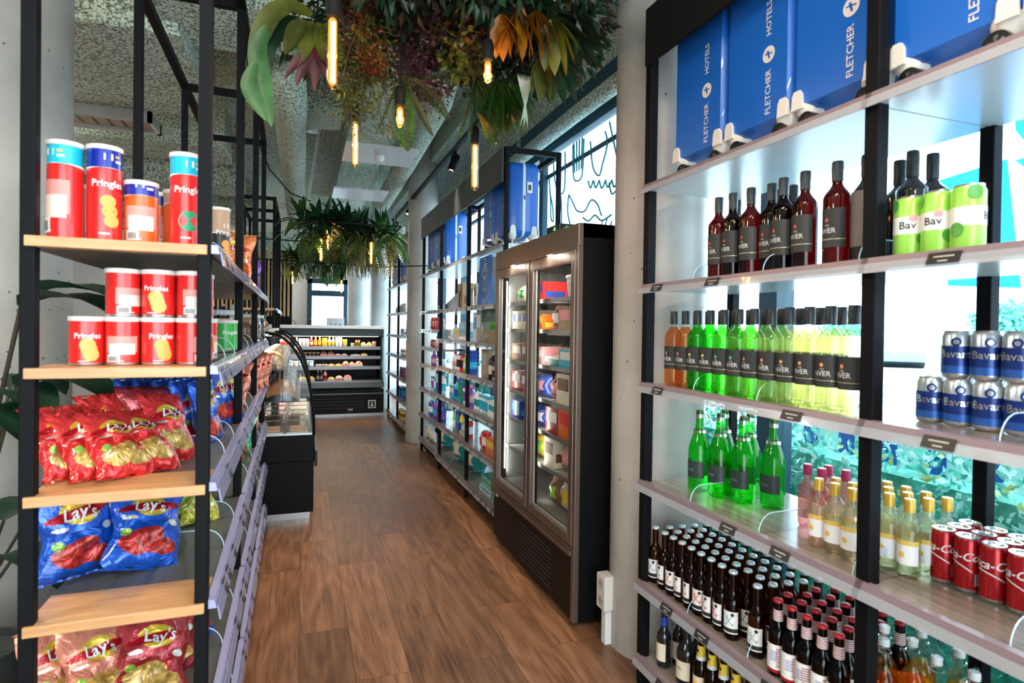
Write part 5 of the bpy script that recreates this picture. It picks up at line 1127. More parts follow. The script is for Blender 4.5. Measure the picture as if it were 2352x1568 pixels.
# crisp bags -------------------------------------------------------
def bagmat(name, col, rough=.22): return M(name, col, rough, .35, coat=.5, var=.12, vscale=18)
BRED = bagmat('red_foil', (.72, .02, .02)); BBLU = bagmat('blue_foil', (.01, .10, .58)); BYEL = bagmat('yellow_foil', (.62, .58, .06)); BSAL = bagmat('salmon_foil', (.62, .20, .13)); BMAR = bagmat('maroon_foil', (.36, .02, .03)); BSIL = bagmat('silver_foil', (.52, .50, .47)); BGRN = bagmat('green_foil', (.03, .38, .18)); BORG = bagmat('orange_foil', (.80, .18, .05))
BPUR = bagmat('purple_foil', (.20, .06, .40))
def bagprint(name, body, pic, sun=(.88, .60, .05)):
    """printed foil: base colour with a sun logo, a ribbon and the pictured food, laid out in the bag's own UV"""
    if name in MC: return MC[name]
    m, n, l, p = nt(name)
    uv = n.new('ShaderNodeUVMap'); uv.uv_map = 'UVMap'
    def col(c): r = n.new('ShaderNodeRGB'); r.outputs[0].default_value = (*c, 1); return r.outputs[0]
    wob = n.new('ShaderNodeTexNoise'); wob.inputs['Scale'].default_value = 7; l.new(uv.outputs[0], wob.inputs['Vector'])
    wv = n.new('ShaderNodeVectorMath'); wv.operation = 'MULTIPLY_ADD'; wv.inputs[1].default_value = (.10, .10, 0); l.new(wob.outputs['Color'], wv.inputs[0]); l.new(uv.outputs[0], wv.inputs[2])
    def ell(cx, cy, rx, ry, src=None, rot=0):
        mp = n.new('ShaderNodeMapping'); mp.vector_type = 'TEXTURE'; mp.inputs['Location'].default_value = (cx, cy, 0); mp.inputs['Scale'].default_value = (rx, ry, 1); mp.inputs['Rotation'].default_value = (0, 0, rot); l.new(src or uv.outputs[0], mp.inputs[0])
        ln_ = n.new('ShaderNodeVectorMath'); ln_.operation = 'LENGTH'; l.new(mp.outputs[0], ln_.inputs[0])
        lt = n.new('ShaderNodeMath'); lt.operation = 'LESS_THAN'; lt.inputs[1].default_value = 1; l.new(ln_.outputs['Value'], lt.inputs[0]); return lt.outputs[0]
    cur = col(body)
    def over(mask, c):
        nonlocal cur
        mx = n.new('ShaderNodeMix'); mx.data_type = 'RGBA'; l.new(mask, mx.inputs[0]); l.new(cur, mx.inputs[6]); l.new(col(c), mx.inputs[7]) if isinstance(c, tuple) else l.new(c, mx.inputs[7]); cur = mx.outputs[2]
    over(ell(.55, .95, .6, .42, wv.outputs[0]), tuple(min(1, c*1.5+.03) for c in body))
    cn = n.new('ShaderNodeTexNoise'); cn.inputs['Scale'].default_value = 11; cn.inputs['Detail'].default_value = 4; l.new(uv.outputs[0], cn.inputs['Vector'])
    cr_ = n.new('ShaderNodeValToRGB'); cr_.color_ramp.elements[0].position = .38; cr_.color_ramp.elements[0].color = (*[c*.45 for c in pic], 1); cr_.color_ramp.elements[1].position = .62; cr_.color_ramp.elements[1].color = (*pic, 1); l.new(cn.outputs[0], cr_.inputs[0])
    for a in ((.40, .24, .27, .13), (.66, .20, .20, .10), (.52, .33, .16, .08)): over(ell(a[0]+.05, a[1]+.05, a[2], a[3], wv.outputs[0]), cr_.outputs[0])
    over(ell(.22, .36, .06, .045), (.25, .45, .06))
    over(ell(.50, .68, .24, .135), sun); over(ell(.50, .665, .40, .058, None, .12), (.55, .01, .02))
    for a in ((.80, .48, .07, .04), (.25, .52, .09, .022)): over(ell(*a), (.85, .80, .72))
    l.new(cur, p.inputs['Base Color']); p.inputs['Roughness'].default_value = .24; p.inputs['Metallic'].default_value = .35; p.inputs['Coat Weight'].default_value = .6
    tc_ = n.new('ShaderNodeTexCoord'); nz = n.new('ShaderNodeTexNoise'); nz.inputs['Scale'].default_value = 16; nz.inputs['Detail'].default_value = 3; nz.inputs['Distortion'].default_value = 1.5; l.new(tc_.outputs['Object'], nz.inputs['Vector'])
    b = n.new('ShaderNodeBump'); b.inputs['Strength'].default_value = .9; b.inputs['Distance'].default_value = .014; l.new(nz.outputs[0], b.inputs['Height']); l.new(b.outputs[0], p.inputs['Normal'])
    MC[name] = m; return m
def bag_kind(key, w, h, th, body, back, pic, seed):
    rs = random.Random(seed); ph = [rs.uniform(0, 6) for _ in range(8)]
    def fn(sg_):
        def f(u, v):
            e = max(0, sin(pi*u))**.55*max(0, sin(pi*v))**.42
            wr = .10*sin(13*u+ph[0]+4*v)*sin(9*v+ph[1])+.07*sin(24*v+ph[2]+6*u)+.12*noise.noise(Vector((u*5+seed, v*6, sg_)))
            x = sg_*th/2*e*(1+wr*1.4)
            pinch = 1-.13*sin(pi*v)**.8; cr_ = .006*sin(40*u+ph[3]) if v < .05 or v > .95 else 0
            return (x+cr_*.5+.012*sin(5*v+ph[4])*e, (u-.5)*w*pinch+.006*sin(11*v+ph[5]), v*h+.004*sin(17*u+ph[6])*(1 if v > .5 else -1))
        return f
    b = MB()
    fm = bagprint('print_'+key, tuple(body.node_tree.nodes['Principled BSDF'].inputs['Base Color'].default_value[:3]), tuple(pic.node_tree.nodes['Principled BSDF'].inputs['Base Color'].default_value[:3]))
    b.grid(fn(-1), 22, 26, 2); b.grid(fn(1), 22, 26, 1, lambda u, v: 1 if .03 < u < .97 else 0)
    for v0, v1 in ((0, -.02), (1, 1.02)):   # crimped end seams
        b.grid(lambda u, v: (.003*sin(60*u), (u-.5)*w*1.01, (v0+(v1-v0)*v)*h), 24, 1, 0)
    b.tube([(fn(1)(.5, v/12)[0]+.003, 0.004*sin(v), v/12*h) for v in range(13)], .004, 5, 1)
    f = fn(-1)
    # brand lettering bent on to the bag
    put_text(b, "Lay's", w*.24, lambda u, v: (f(.5-u/w, .665+v/h)[0]-.0025, f(.5-u/w, .665+v/h)[1], f(.5-u/w, .665+v/h)[2]), 6, shear=.2, bold=.015)
    me = b.mesh('crisp_bag', [body, back, fm, body, body, body, PAPER], 60)
    ul = me.uv_layers.new(name='UVMap')
    for lp in me.loops:
        co = me.vertices[lp.vertex_index].co; ul.data[lp.index].uv = (.5-co.y/w, co.z/h)
    kind(key, 'crisp_bag', me, ())
CRISP = M('pictured_crisps', (.82, .48, .12), .35); TOMATO = M('pictured_tomato', (.72, .04, .03), .3)
bag_kind('bag_red', .16, .205, .058, BRED, BSIL, CRISP, 1); bag_kind('bag_blue', .165, .215, .06, BBLU, BSIL, TOMATO, 2); bag_kind('bag_blue_big', .205, .255, .09, BBLU, BSIL, TOMATO, 3); bag_kind('bag_yellow', .16, .22, .07, BYEL, BSIL, M('pictured_lemon', (.85, .78, .2), .3), 4)
bag_kind('bag_salmon', .18, .22, .075, BSAL, BSIL, CRISP, 5); bag_kind('bag_maroon', .19, .225, .08, BMAR, BSIL, CRISP, 6); bag_kind('bag_green', .17, .23, .07, BGRN, BSIL, CRISP, 7); bag_kind('bag_orange', .17, .26, .06, BORG, BSIL, CRISP, 8)
bag_kind('bag_purple', .13, .2, .05, BPUR, BPUR, PAPER, 9)
def bag(key, x, y, z, yawd, leand, rolld, label, group=None):
    # front of the bag looks along -x before the turn; lean tips the top away from the viewer
    o = put(key, (x, y, z), label, 'crisp bag', group)
    R_ = Matrix.Rotation(radians(yawd), 4, 'Z') @ Matrix.Rotation(radians(leand), 4, 'Y') @ Matrix.Rotation(radians(rolld), 4, 'X')
    o.rotation_euler = R_.to_euler()
    return o
# yaw 90 = front looks to -y (the viewer)
for i, (x, y, yw, ln_, rl) in enumerate(((-.545, 1.80, 138, 34, 2), (-.485, 1.785, 140, 40, 4), (-.425, 1.775, 138, 42, 8), (-.375, 1.83, 140, 44, 8))):
    bag('bag_red', x, y, L3+.004, yw, ln_, rl, ['red crisp bag at the outer end of the third shelf', 'red crisp bag second in the leaning front row', 'red crisp bag with a silver seam in the middle of the leaning row', 'red crisp bag leaning nearest the empty shelf space'][i], 'red crisp bags on the third shelf')
for i, (x, y, yw) in enumerate(((-.49, 1.97, 134), (-.44, 1.985, 138), (-.39, 1.99, 142), (-.35, 1.95, 146))):
    bag('bag_red' if i != 2 else 'bag_maroon', x, y, L3+.004, yw, 26, 3*i, ['red crisp bag standing behind the outer front bags', 'red crisp bag standing behind the leaning middle ones', 'dark red crisp bag standing behind the leaning ones', 'red crisp bag turned sideways behind the leaning row'][i], 'red crisp bags on the third shelf')
for i, (x, y, yw) in enumerate(((-.50, 2.22, 150), (-.445, 2.21, 156), (-.39, 2.20, 160), (-.335, 2.20, 156), (-.285, 2.20, 162), (-.46, 2.42, 150), (-.36, 2.42, 160))):
    bag('bag_blue', x, y, L3+.004, yw, 8, 3-2*i, f'blue crisp bag, {ORD[i]} of the upright blue group on the third shelf', 'blue crisp bags on the third shelf')
for i, (x, y) in enumerate(((-.30, 2.46), (-.27, 2.56), (-.36, 2.5))):
    bag('bag_blue', x, y+.12, L3+.004, 160-6*i, 8, 4, ['blue crisp bag between the aisle posts on the third shelf', 'blue crisp bag farther behind the first aisle post', 'blue crisp bag at the back between the aisle posts'][i], 'blue crisp bags on the third shelf')
for i, (x, y, yw) in enumerate(((-.575, 1.93, 128), (-.525, 2.02, 138))):
    bag('bag_blue_big', x, y, L2+.004, yw, 10, 0, ['blue crisp bag on the fourth shelf at the outer end', 'blue crisp bag with tomato on the fourth shelf, second from the outer end'][i], 'blue crisp bags on the fourth shelf')
bag('bag_blue_big', -.425, 1.925, L2+.004, 122, 34, 16, 'large blue crisp bag with tomatoes leaning in the middle of the fourth shelf')
bag('bag_yellow', -.42, 2.27, L2+.006, 140, 16, 4, 'yellow crisp bag on the fourth shelf beside the large blue bag')
bag('bag_yellow', -.33, 2.32, L2+.006, 140, 34, 10, 'yellow crisp bag on the fourth shelf next to the front post')
bag('bag_salmon', -.555, 1.79, L1+.004, 134, 30, 4, 'beige and orange crisp bag at the outer end of the bottom shelf', None)
bag('bag_salmon', -.475, 1.765, L1+.004, 130, 34, 8, 'salmon pink crisp bag on the bottom shelf', None)
bag('bag_maroon', -.375, 1.77, L1+.004, 118, 42, 16, 'dark red crisp bag with white lettering on the bottom shelf')
bag('bag_maroon', -.36, 1.90, L1+.004, 116, 34, 8, 'dark red crisp bag standing behind the front dark red bag')
for i, (x, y) in enumerate(((-.52, 2.08), (-.42, 2.10), (-.31, 2.07))):
    bag('bag_blue', x, y, L1+.004, 150, 14+6*i, 8*i, ['blue crisp bag at the back of the bottom shelf', 'blue crisp bag in the middle behind the dark red bags', 'blue and silver crisp bag leaning beside the front post on the bottom shelf'][i], 'blue crisp bags on the bottom shelf')
bag('bag_green', -.30, 2.62, L1+.004, 140, 10, 8, 'green crisp bag low down between the aisle posts')
bag('bag_blue', -.33, 3.1, L0+.004, 50, 8, 0, 'blue crisp bag on the lowest shelf further along the aisle')
bag('bag_orange', -.32, 3.18, L5, 150, 8, 3, 'tall orange crisp bag on the top shelf further along the aisle')
bag('bag_orange', -.33, 3.32, L5, 60, 8, 3, 'orange crisp bag behind the tall orange one')
bag('bag_purple', -.31, 4.05, L5, 60, 4, 0, 'small purple and white snack pack on the top shelf')
for i in range(3): bag('bag_salmon', -.32+.02*i, 3.85+.18*i, L3, 60, 10, 4, f'beige snack bag on the third shelf near the deli counter, {ORD[i]} along the aisle', 'beige snack bags')
for i in range(3): bag('bag_green' if i == 1 else 'bag_salmon', -.33, 3.2+.3*i, L2 if i else L3, 55, 10, 4, ['beige snack bag on the third shelf past the second post', 'green snack bag on the fourth shelf past the second post', 'beige snack bag on the fourth shelf close to the third post'][i], 'snack bags past the second post')
for i in range(3): pretzel_jar(-.33+.015*i, 3.9+.17*i, L4, f'clear jar of brown snacks near the deli counter, {ORD[i]} along the aisle')

# ================================================================== DELI COUNTER (curved glass)
dc = thing('deli_counter', 'black refrigerated deli counter with curved glass at the aisle beyond the snack rack', 'counter', (0, 0, 0))
YA, YB = 4.72, 6.7
DXB, DXF = -.72, .095      # back, front
part('base', MB().box(DXB, DXF-.005, YA+.01, YB, .05, .44).box(DXB, DXF, YA, YB, .44, .64), M('deli_black', (.004, .004, .005), .5, spec=.15), dc, 0, .004)
part('kick_plate', MB().box(DXB+.02, DXF-.03, YA+.02, YB-.02, 0, .05), STEEL, dc, 0)
part('bumper', MB().box(DXF, DXF+.02, YA-.01, YB, .40, .52), BLACKP, dc, 0, .006)
arc = [(-.56, 1.42), (-.40, 1.425), (-.245, 1.415)]
for k in range(1, 13):
    a = radians(90*k/12); arc.append((-.245+.335*sin(a), .64+.775*cos(a)**.9 if k < 12 else .64))
gl_ = MB(); n = len(arc); b0 = gl_.av([(x, YA+.02, z) for x, z in arc[2:]]+[(x, YB, z) for x, z in arc[2:]]); q = n-2
gl_.af([(k, k+1, k+1+q, k+q) for k in range(q-1)], b0, 0); part('curved_glass', gl_, FGL, dc, 60)
for y in (YA, (YA+YB)/2, YB):
    part('glass_frame', MB().tube([(x, y, z) for x, z in arc], .010, 8), BLKM, dc, 60)
eg = MB(); b0 = eg.av([(x, YA+.004, z) for x, z in arc]+[(DXB, YA+.004, .64), (DXB, YA+.004, 1.40)]); eg.af([tuple(range(len(arc)+2))], b0, 0); part('end_glass', eg, FGL, dc, 0)
part('top_panel', MB().box(-.56, -.235, YA, YB, 1.415, 1.44), M('pale_wood_top', (.62, .50, .38), .4), dc, 0, .003)
part('rear_frame', MB().box(DXB, DXB+.03, YA, YB, .64, 1.42), M('deli_liner', (.10, .10, .10), .4), dc, 0)
part('deck', MB().box(DXB+.03, DXF-.02, YA+.015, YB-.02, .64, .655), STEEL, dc, 0)
for z, xf in ((.90, -.02), (1.14, -.10)):
    part('shelf', MB().box(DXB+.03, xf, YA+.02, YB-.02, z-.008, z), M('deli_shelf', (.05, .05, .05), .3), dc, 0)
    part('shelf_lip', MB().box(xf, xf+.006, YA+.02, YB-.02, z-.02, z+.05), ACR, dc, 0)
part('lamp_strip', MB().box(-.30, -.26, YA+.05, YB-.05, 1.395, 1.41), M('deli_lamp', (1, .9, .75), .5, emit=(1, .86, .66), es=5), dc, 0)
lamp('AREA', 'deli_cabinet_light', (-.30, 5.7, 1.385), 16, (1, .86, .66), .06, 1.8)
BREAD = M('baked_bread', (.52, .20, .06), .55, var=.35, vscale=30); BREADL = M('pale_bread', (.72, .48, .25), .55, var=.25, vscale=30)
FILMP = glass('crinkled_film', (.97, .97, .96), .12, 1.6)
def loaf(x, y, z, w, d, h, lab, m_, wrap=True):
    t = thing('wrapped_loaf', lab, 'bread', (x, y, z)); b = MB(); sd = random.random()*9
    for k in range(7):
        b.grid(lambda u, v, k=k: (-d/2+d*(k+.08+.84*u)/7 if 0 else (u-.5)*d, -w/2+w*(k+.5)/7+(w/7*.46)*cos(pi*v), (h*(.5+.46*sin(pi*min(1, max(0, v))))*sin(pi*(.04+.92*u))**.35)), 8, 5)
    b.grid(lambda u, v: ((u-.5)*d*.98, (v-.5)*w, h*.9*sin(pi*(.03+.94*u))**.35*(.85+.12*sin(30*v+sd))*min(1, sin(pi*(.02+.96*v))*6)), 12, 20)
    part('bread', b, m_, t, 60)
    if wrap:
        c = MB().grid(lambda u, v: ((u-.5)*d*1.1, (v-.5)*w*1.12, h*1.12*sin(pi*(.02+.96*u))**.3*min(1, sin(pi*v)*4)+.006*sin(41*u+33*v)), 16, 20); part('film_wrap', c, FILMP, t, 30)
k = 0
for z, xs in ((1.141, (-.22, -.46)), (.901, (-.15, -.40))):
    for xi, x in enumerate(xs):
        for i in range(5):
            y = YA+.17+.34*i; k += 1
            loaf(x, y, z, .26, .20, .125 if z > 1 else .15, f'wrapped {"dark brown" if z<1 else "golden"} loaf, {"upper" if z>1 else "middle"} deli shelf, {["front", "back"][xi]} row, {ORD[i]} from the near end', BREAD if (z < 1) else BREADL, xi == 0)
for i in range(6):
    for j in range(3):
        t = thing('sandwich_pack', f'clear sandwich tray on the deli deck, {["glass side", "middle", "back"][j]} row, {ORD[i]} from near end', 'sandwich', (-.03-.19*j, YA+.12+.30*i, .656), .1*sin(i*3+j), 'sandwich trays on the deli deck')
        part('tray', MB().box(-.08, .08, -.12, .12, 0, .012), FROST, t, 0)
        part('sandwich', MB().rbox(-.06, .06, -.10, .10, .012, .028, .015, 0).rbox(-.062, .062, -.10, .10, .028, .040, .015, 1).rbox(-.06, .06, -.10, .10, .040, .058, .015, 0), [BREADL, PINK], t, 0, .004)
        part('film_lid', MB().box(-.075, .075, -.115, .115, .062, .063), FILMP, t, 0)
for i in range(3):
    loaf(-.40, YA+.3+.6*i, 1.441, .24, .16, .10, f'small golden loaf on top of the deli counter, {ORD[i]} from the near end', BREAD, False)

# ================================================================== OPEN CHILLED CABINET AT THE AISLE END
oc = thing('chilled_cabinet', 'black open fronted chilled cabinet closing the far end of the aisle', 'cabinet', (0, 9.80, 0))
CX0, CX1 = -1.15, 1.27
CB = M('chiller_black', (.005, .006, .006), .45, spec=.2)
part('cabinet', MB().box(CX0, CX1, .02, .85, .05, .44).box(CX0, CX1, .80, .85, .44, 1.40).box(CX0, CX0+.04, .02, .85, .44, 1.40).box(CX1-.04, CX1, .25, .85, .44, 1.40), CB, oc, 0)
part('plinth', MB().box(CX0+.03, CX1-.03, .06, .8, 0, .05), STEEL, oc, 0)
part('canopy', MB().box(CX0, CX1, .10, .85, 1.30, 1.42), M('canopy_dark', (.02, .04, .05), .4), oc, 0, .004)
part('top_edge', MB().box(CX0-.01, CX1+.01, .07, .87, 1.42, 1.475), M('pale_top_edge', (.72, .78, .80), .35), oc, 0, .006)
part('front_bumper', MB().box(CX0, CX1, -.02, .05, .47, .56).box(CX0, CX1, -.01, .05, .36, .385), M('dark_steel', (.12, .12, .12), .3, .6), oc, 0, .004)
part('end_glass', MB().box(CX1-.012, CX1-.006, .02, .30, .50, 1.38), M('blue_tinted_glass', (.35, .65, .85), .15), oc, 0)
part('vent_grille', (lambda g: [g.box(.15, .95, .012, .02, .14+.05*k, .148+.05*k) for k in range(4)] and g)(MB()), M('grille_dull_steel', (.14, .12, .11)), oc, 0)
st_ = MB().box(1.02, 1.14, .014, .02, .13, .26, 0).box(1.035, 1.125, .012, .014, .145, .245, 1).box(1.06, 1.10, .010, .012, .16, .19, 2).box(1.07, 1.09, .010, .012, .20, .23, 2)
part('notice_sticker', st_, [PAPER, BLKINK, PAPER], oc, 0); part('badge', MB().box(.70, .78, .014, .02, .10, .13), GREYT, oc, 0)
CHL = [.575, .80, .97, 1.125]
for i, z in enumerate(CHL):
    yf = .04 if i == 0 else .16
    part('shelf', MB().box(CX0+.045, CX1-.045, yf, .80, z-.018, z, 0), M('chiller_shelf', (.09, .09, .09), .4), oc, 0)
    part('price_strip', MB().box(CX0+.045, CX1-.045, yf-.012, yf-.001, z-.045, z+.008), M('steel_strip', (.26, .25, .27), .3, .7), oc, 0)
    part('lamp_strip', MB().box(CX0+.08, CX1-.08, yf+.04, yf+.06, z-.024, z-.0185), M('chiller_lamp', (1, .9, .75), .5, emit=(1, .88, .70), es=4), oc, 0)
part('lamp_strip', MB().box(CX0+.08, CX1-.08, .14, .17, 1.292, 1.299), M('chiller_lamp', (1, .9, .75), .5), oc, 0)
for z in (1.285, .93): lamp('AREA', 'chiller_cabinet_light', (.06, 10.0, z), 9, (1, .88, .72), 2.1, .08)
def row_x(seq, y, z, x0, where):
    x = x0; cnts = {}
    tots = {}
    for it in seq:
        if it[0] != 'gap': tots[(it[0], cname(it[4]), cname(it[5]))] = tots.get((it[0], cname(it[4]), cname(it[5])), 0)+it[6]
    for it in seq:
        shape, w, d, h, body, acc, cnt = it[:7]; w *= .8
        if shape == 'gap': x += w; continue
        for k in range(cnt):
            kk = (shape, cname(body), cname(acc)); cnts[kk] = cnts.get(kk, 0)+1; nm, cat = NAMES[shape]
            desc = f'{kk[1]} {nm.replace("_", " ")}'
            if kk[1] != kk[2]: desc += f' with {kk[2]} detail'
            lab = f'{desc}, {ORD[cnts[kk]-1]+" " if tots[kk] > 1 else ""}{where}'
            pack(shape, w, d, h, body, acc, nm, (x+w/2, y, z), lab, cat, 'chilled goods ' + where, -pi/2)
            x += w+.008
row_x([('bottle', .085, .085, .145, PINK, RED, 3), ('gap', .10, 0, 0, 0, 0, 0), ('bottle', .06, .06, .15, PINK, PAPER, 1), ('box', .055, .05, .13, PAPER, GREYT, 1), ('box', .06, .05, .13, PAPER, PINK, 2), ('bottle', .07, .07, .155, RED, CREAM, 1), ('bottle', .07, .07, .155, ORANGE, YEL, 2), ('box', .10, .06, .14, YEL, ORANGE, 1), ('bottle', .065, .065, .16, CREAM, YEL, 2), ('box', .06, .06, .15, PAPER, YEL, 2), ('tub', .09, .09, .12, YEL, YEL, 1), ('gap', .06, 0, 0, 0, 0, 0), ('tub', .08, .08, .06, YEL, CREAM, 1), ('tub', .10, .09, .11, YEL, BROWN, 1), ('tray', .11, .09, .08, CREAM, YEL, 2), ('tub', .08, .08, .09, CREAM, PINK, 1)], 10.03, 1.126, -.42, 'on the top chilled cabinet shelf')
row_x([('tray', .12, .1, .06, CREAM, BROWN, 4), ('tub', .07, .07, .07, CREAM, BROWN, 4), ('tray', .13, .1, .08, PINK, BROWN, 2), ('tray', .12, .1, .045, PINK, CREAM, 2), ('gap', .05, 0, 0, 0, 0, 0), ('tray', .20, .1, .04, PAPER, GREYT, 1), ('tray', .13, .1, .05, CREAM, YEL, 1)], 10.03, .971, -.4, 'on the second chilled cabinet shelf')
row_x([('gap', .25, 0, 0, 0, 0, 0), ('tub', .085, .08, .09, PINK, PAPER, 2), ('tub', .085, .08, .10, CYANP, PAPER, 3), ('gap', .03, 0, 0, 0, 0, 0), ('tub', .05, .05, .04, CREAM, GREYT, 4), ('tray', .13, .1, .05, YEL, BROWN, 2), ('tray', .13, .1, .09, PINK, BROWN, 1), ('tray', .10, .1, .08, CREAM, BROWN, 1), ('tray', .15, .1, .09, CREAM, RED, 1)], 10.03, .801, -.4, 'on the third chilled cabinet shelf')
row_x([('gap', .3, 0, 0, 0, 0, 0), ('tray', .12, .1, .075, CREAM, YEL, 1), ('tray', .15, .1, .08, CREAM, YEL, 2), ('gap', .02, 0, 0, 0, 0, 0), ('bottle', .055, .055, .17, BLACKP, GREYT, 2), ('bottle', .07, .07, .18, PINK, DRED, 1), ('tray', .14, .1, .07, CREAM, YEL, 1), ('tray', .15, .1, .09, PINK, CREAM, 1), ('tray', .16, .1, .10, CREAM, PINK, 1)], 9.93, .576, -.4, 'in the bottom well of the chilled cabinet')

# ================================================================== THINGS BESIDE AND BEHIND THE SNACK RACK
sk = thing('power_socket', 'white double power socket with trunking on the near concrete pillar', 'socket', (1.352, 2.44, 0), 0)
so = part('socket_box', MB().box(-.022, .036, -.035, .045, .165, .325), OFFW, sk, 0, .004)
fc = MB()
for z in (.205, .285):
    b_ = fc.av([(-.0226, .004, z)]+[(-.0226, .004+.022*cos(2*pi*q/16), z+.022*sin(2*pi*q/16)) for q in range(16)]); fc.af([(0, q+1, (q+1) % 16+1) for q in range(16)], b_, 0); fc.box(-.0235, -.0228, -.005, -.001, z-.002, z+.002, 1).box(-.0235, -.0228, .009, .013, z-.002, z+.002, 1)
part('socket_face', fc, [M('socket_recess', (.45, .42, .38), .5), BLACKP], sk, 0)
part('trunking', MB().box(-.006, .036, -.018, .022, 0, .165), WHITE, sk, 0, .003)

def leafblade(mb, base, d, up, L, W_, curl=.5, m=0, nseg=8, fold=.25, tip=1.0, wavy=0):
    """a long leaf: follows direction d, drooping by curl"""
    d = Vector(d).normalized(); up = Vector(up); side = d.cross(up)
    if side.length < 1e-3: side = d.cross(Vector((1, .2, 0)))
    side.normalize(); pos = Vector(base); rows = []
    for i in range(nseg+1):
        t = i/nseg; wv = W_*.5*(sin(pi*min(1, t**.75*.97+.03))**.8)*(1 if t < .97 else .3)
        n_ = side.cross(d).normalized()
        w2 = Vector((0, 0, wavy*sin(t*9)))
        rows.append((pos-side*wv+n_*wv*fold+w2, pos-n_*0, pos+side*wv+n_*wv*fold-w2))
        d = (d+Vector((0, 0, -1))*curl/nseg).normalized(); pos = pos+d*L/nseg
    b = mb.av([p_ for r_ in rows for p_ in r_])
    for i in range(nseg): mb.af([(3*i, 3*i+1, 3*i+4, 3*i+3), (3*i+1, 3*i+2, 3*i+5, 3*i+4)], b, m)
LFD = leafmat('dark_tropical_leaf', (.003, .022, .010), (.010, .065, .026)); LFG = leafmat('green_tropical_leaf', (.02, .10, .025), (.07, .22, .065), .35); LFO = leafmat('olive_leaf', (.04, .055, .005), (.14, .16, .016)); LFF = leafmat('fern_leaf', (.006, .045, .008), (.035, .12, .022)); LFR = leafmat('burgundy_leaf', (.045, .006, .012), (.14, .022, .035)); LFP = leafmat('plum_trailing_leaf', (.022, .010, .018), (.15, .07, .10))
LFA = leafmat('amber_leaf', (.13, .05, .004), (.36, .15, .01)); LFY = leafmat('yellow_green_leaf', (.06, .08, .006), (.22, .24, .035)); LFX = leafmat('orange_red_leaf', (.18, .03, .008), (.45, .10, .02)); LFW = leafmat('pale_strap_leaf', (.3, .48, .42), (.7, .8, .75)); LFM = leafmat('moss_spray', (.045, .055, .008), (.15, .17, .03)); FLY = leafmat('yellow_blossom', (.35, .27, .03), (.62, .50, .12)); LFN = leafmat('brown_dried_leaf', (.012, .010, .006), (.06, .045, .02))
STEM = M('brown_stem', (.05, .035, .015), .7)
def potted(name, x, y, z, n_, L, W_, lab, seed, hgt=0.9):
    t = thing(name, lab, 'plant', (x, y, z)); rs = random.Random(seed)
    part('pot', MB().lathe([(0, 0), (.13, 0), (.17, .30), (.155, .30), (.15, .27), (0, .27)], 24), DKG, t)
    lf = MB()
    st = MB()
    for k in range(n_):
        a = rs.uniform(0, 2*pi); h = rs.uniform(.3, hgt); tip = Vector((.22*cos(a), .22*sin(a), .27+h)); st.tube([(0, 0, .27), (tip.x*.4, tip.y*.4, .27+h*.6), tip], .006, 6)
        leafblade(lf, tip, (cos(a), sin(a), .5), (0, 0, 1), L*rs.uniform(.7, 1.1), W_, 1.2)
    part('stem', st, STEM, t); part('leaves', lf, LFD, t, 60)
potted('potted_plant', -1.12, 2.62, 0, 14, .5, .17, 'dark broad leaved potted plant outside the snack rack by the pillar', 4, 1.5)
potted('potted_plant', .06, 11.0, .9-.9, 16, .4, .08, 'small leafy potted plant behind the chilled cabinet', 8, 1.35)
sw = thing('slatted_screen', 'golden wooden slatted screen seen between the distant rack posts', 'screen', (-.28, 10.95, 0))
sb = MB()
for k in range(26): sb.box(-1.6+k*.065, -1.565+k*.065, 0, .04, 1.62, 2.75, 0)
part('slat', sb, mat_wood('golden_slat', (.50, .28, .10), (.75, .48, .22), .5, (20, 20, 2)), sw, 0, label='golden upright slats')
part('frame', MB().box(-1.62, .1, .04, .08, .0, 2.62), BLKM, sw, 0)
cs = thing('coffee_shelf', 'low pale wall shelf unit beyond the snack rack holding jars', 'shelving', (-1.3, 9.0, 0))
part('side_panel', MB().box(-.9, -.87, 0, .3, 0, 1.62).box(.77, .8, 0, .3, 0, 1.62), BLKM, cs, 0)
for z in (.4, .8, 1.2, 1.55): part('shelf', MB().box(-.87, .77, 0, .3, z-.02, z), M('pale_shelf', (.6, .52, .42), .5), cs, 0)
for i in range(12): pack('bottle', .09, .09, .20, BLACKP if i % 3 else GREYT, GREYT, 'jar', (-2.05+.125*i, 9.12, 1.551), f'dark jar on the pale wall shelf, {ORD[i]} from its outer end', 'jar', 'jars on the wall shelf')
for i in range(12): pack('box', .09, .09, .28, [CREAM, YEL, BLACKP][i % 3], BROWN, 'carton', (-2.05+.125*i, 9.12, 1.201), f'{["cream", "yellow", "black"][i % 3]} carton on the pale wall shelf, {ORD[i]} from its outer end', 'box', 'cartons on the wall shelf')
tb = thing('office_counter', 'dark counter in the room outside the snack rack', 'counter', (-2.6, 4.9, 0)); part('worktop', MB().box(-1.3, .9, -.3, .3, 1.0, 1.04), BLKM, tb, 0, .004); part('body', MB().box(-1.25, .85, -.28, .28, 0, 1.0), M('counter_brown', (.11, .06, .035), .5), tb, 0)
wb = thing('wall_sign', 'white board standing behind the chilled cabinet window', 'sign', (.62, 12.3, 0)); part('board', MB().box(-.17, .17, 0, .02, 1.2, 1.62), PAPER, wb, 0)
part('leg', MB().box(-.16, -.14, 0, .02, 0, 1.2), STEEL, wb, 0); part('leg', MB().box(.14, .16, 0, .02, 0, 1.2), STEEL, wb, 0)
bm = MB()
for q in range(6): bm.box(-.11+.09*(q % 3), -.07+.09*(q % 3), -.001, 0, 1.34+.12*(q//3), 1.39+.12*(q//3))
part('printed_mark', bm, CYANP, wb, 0)
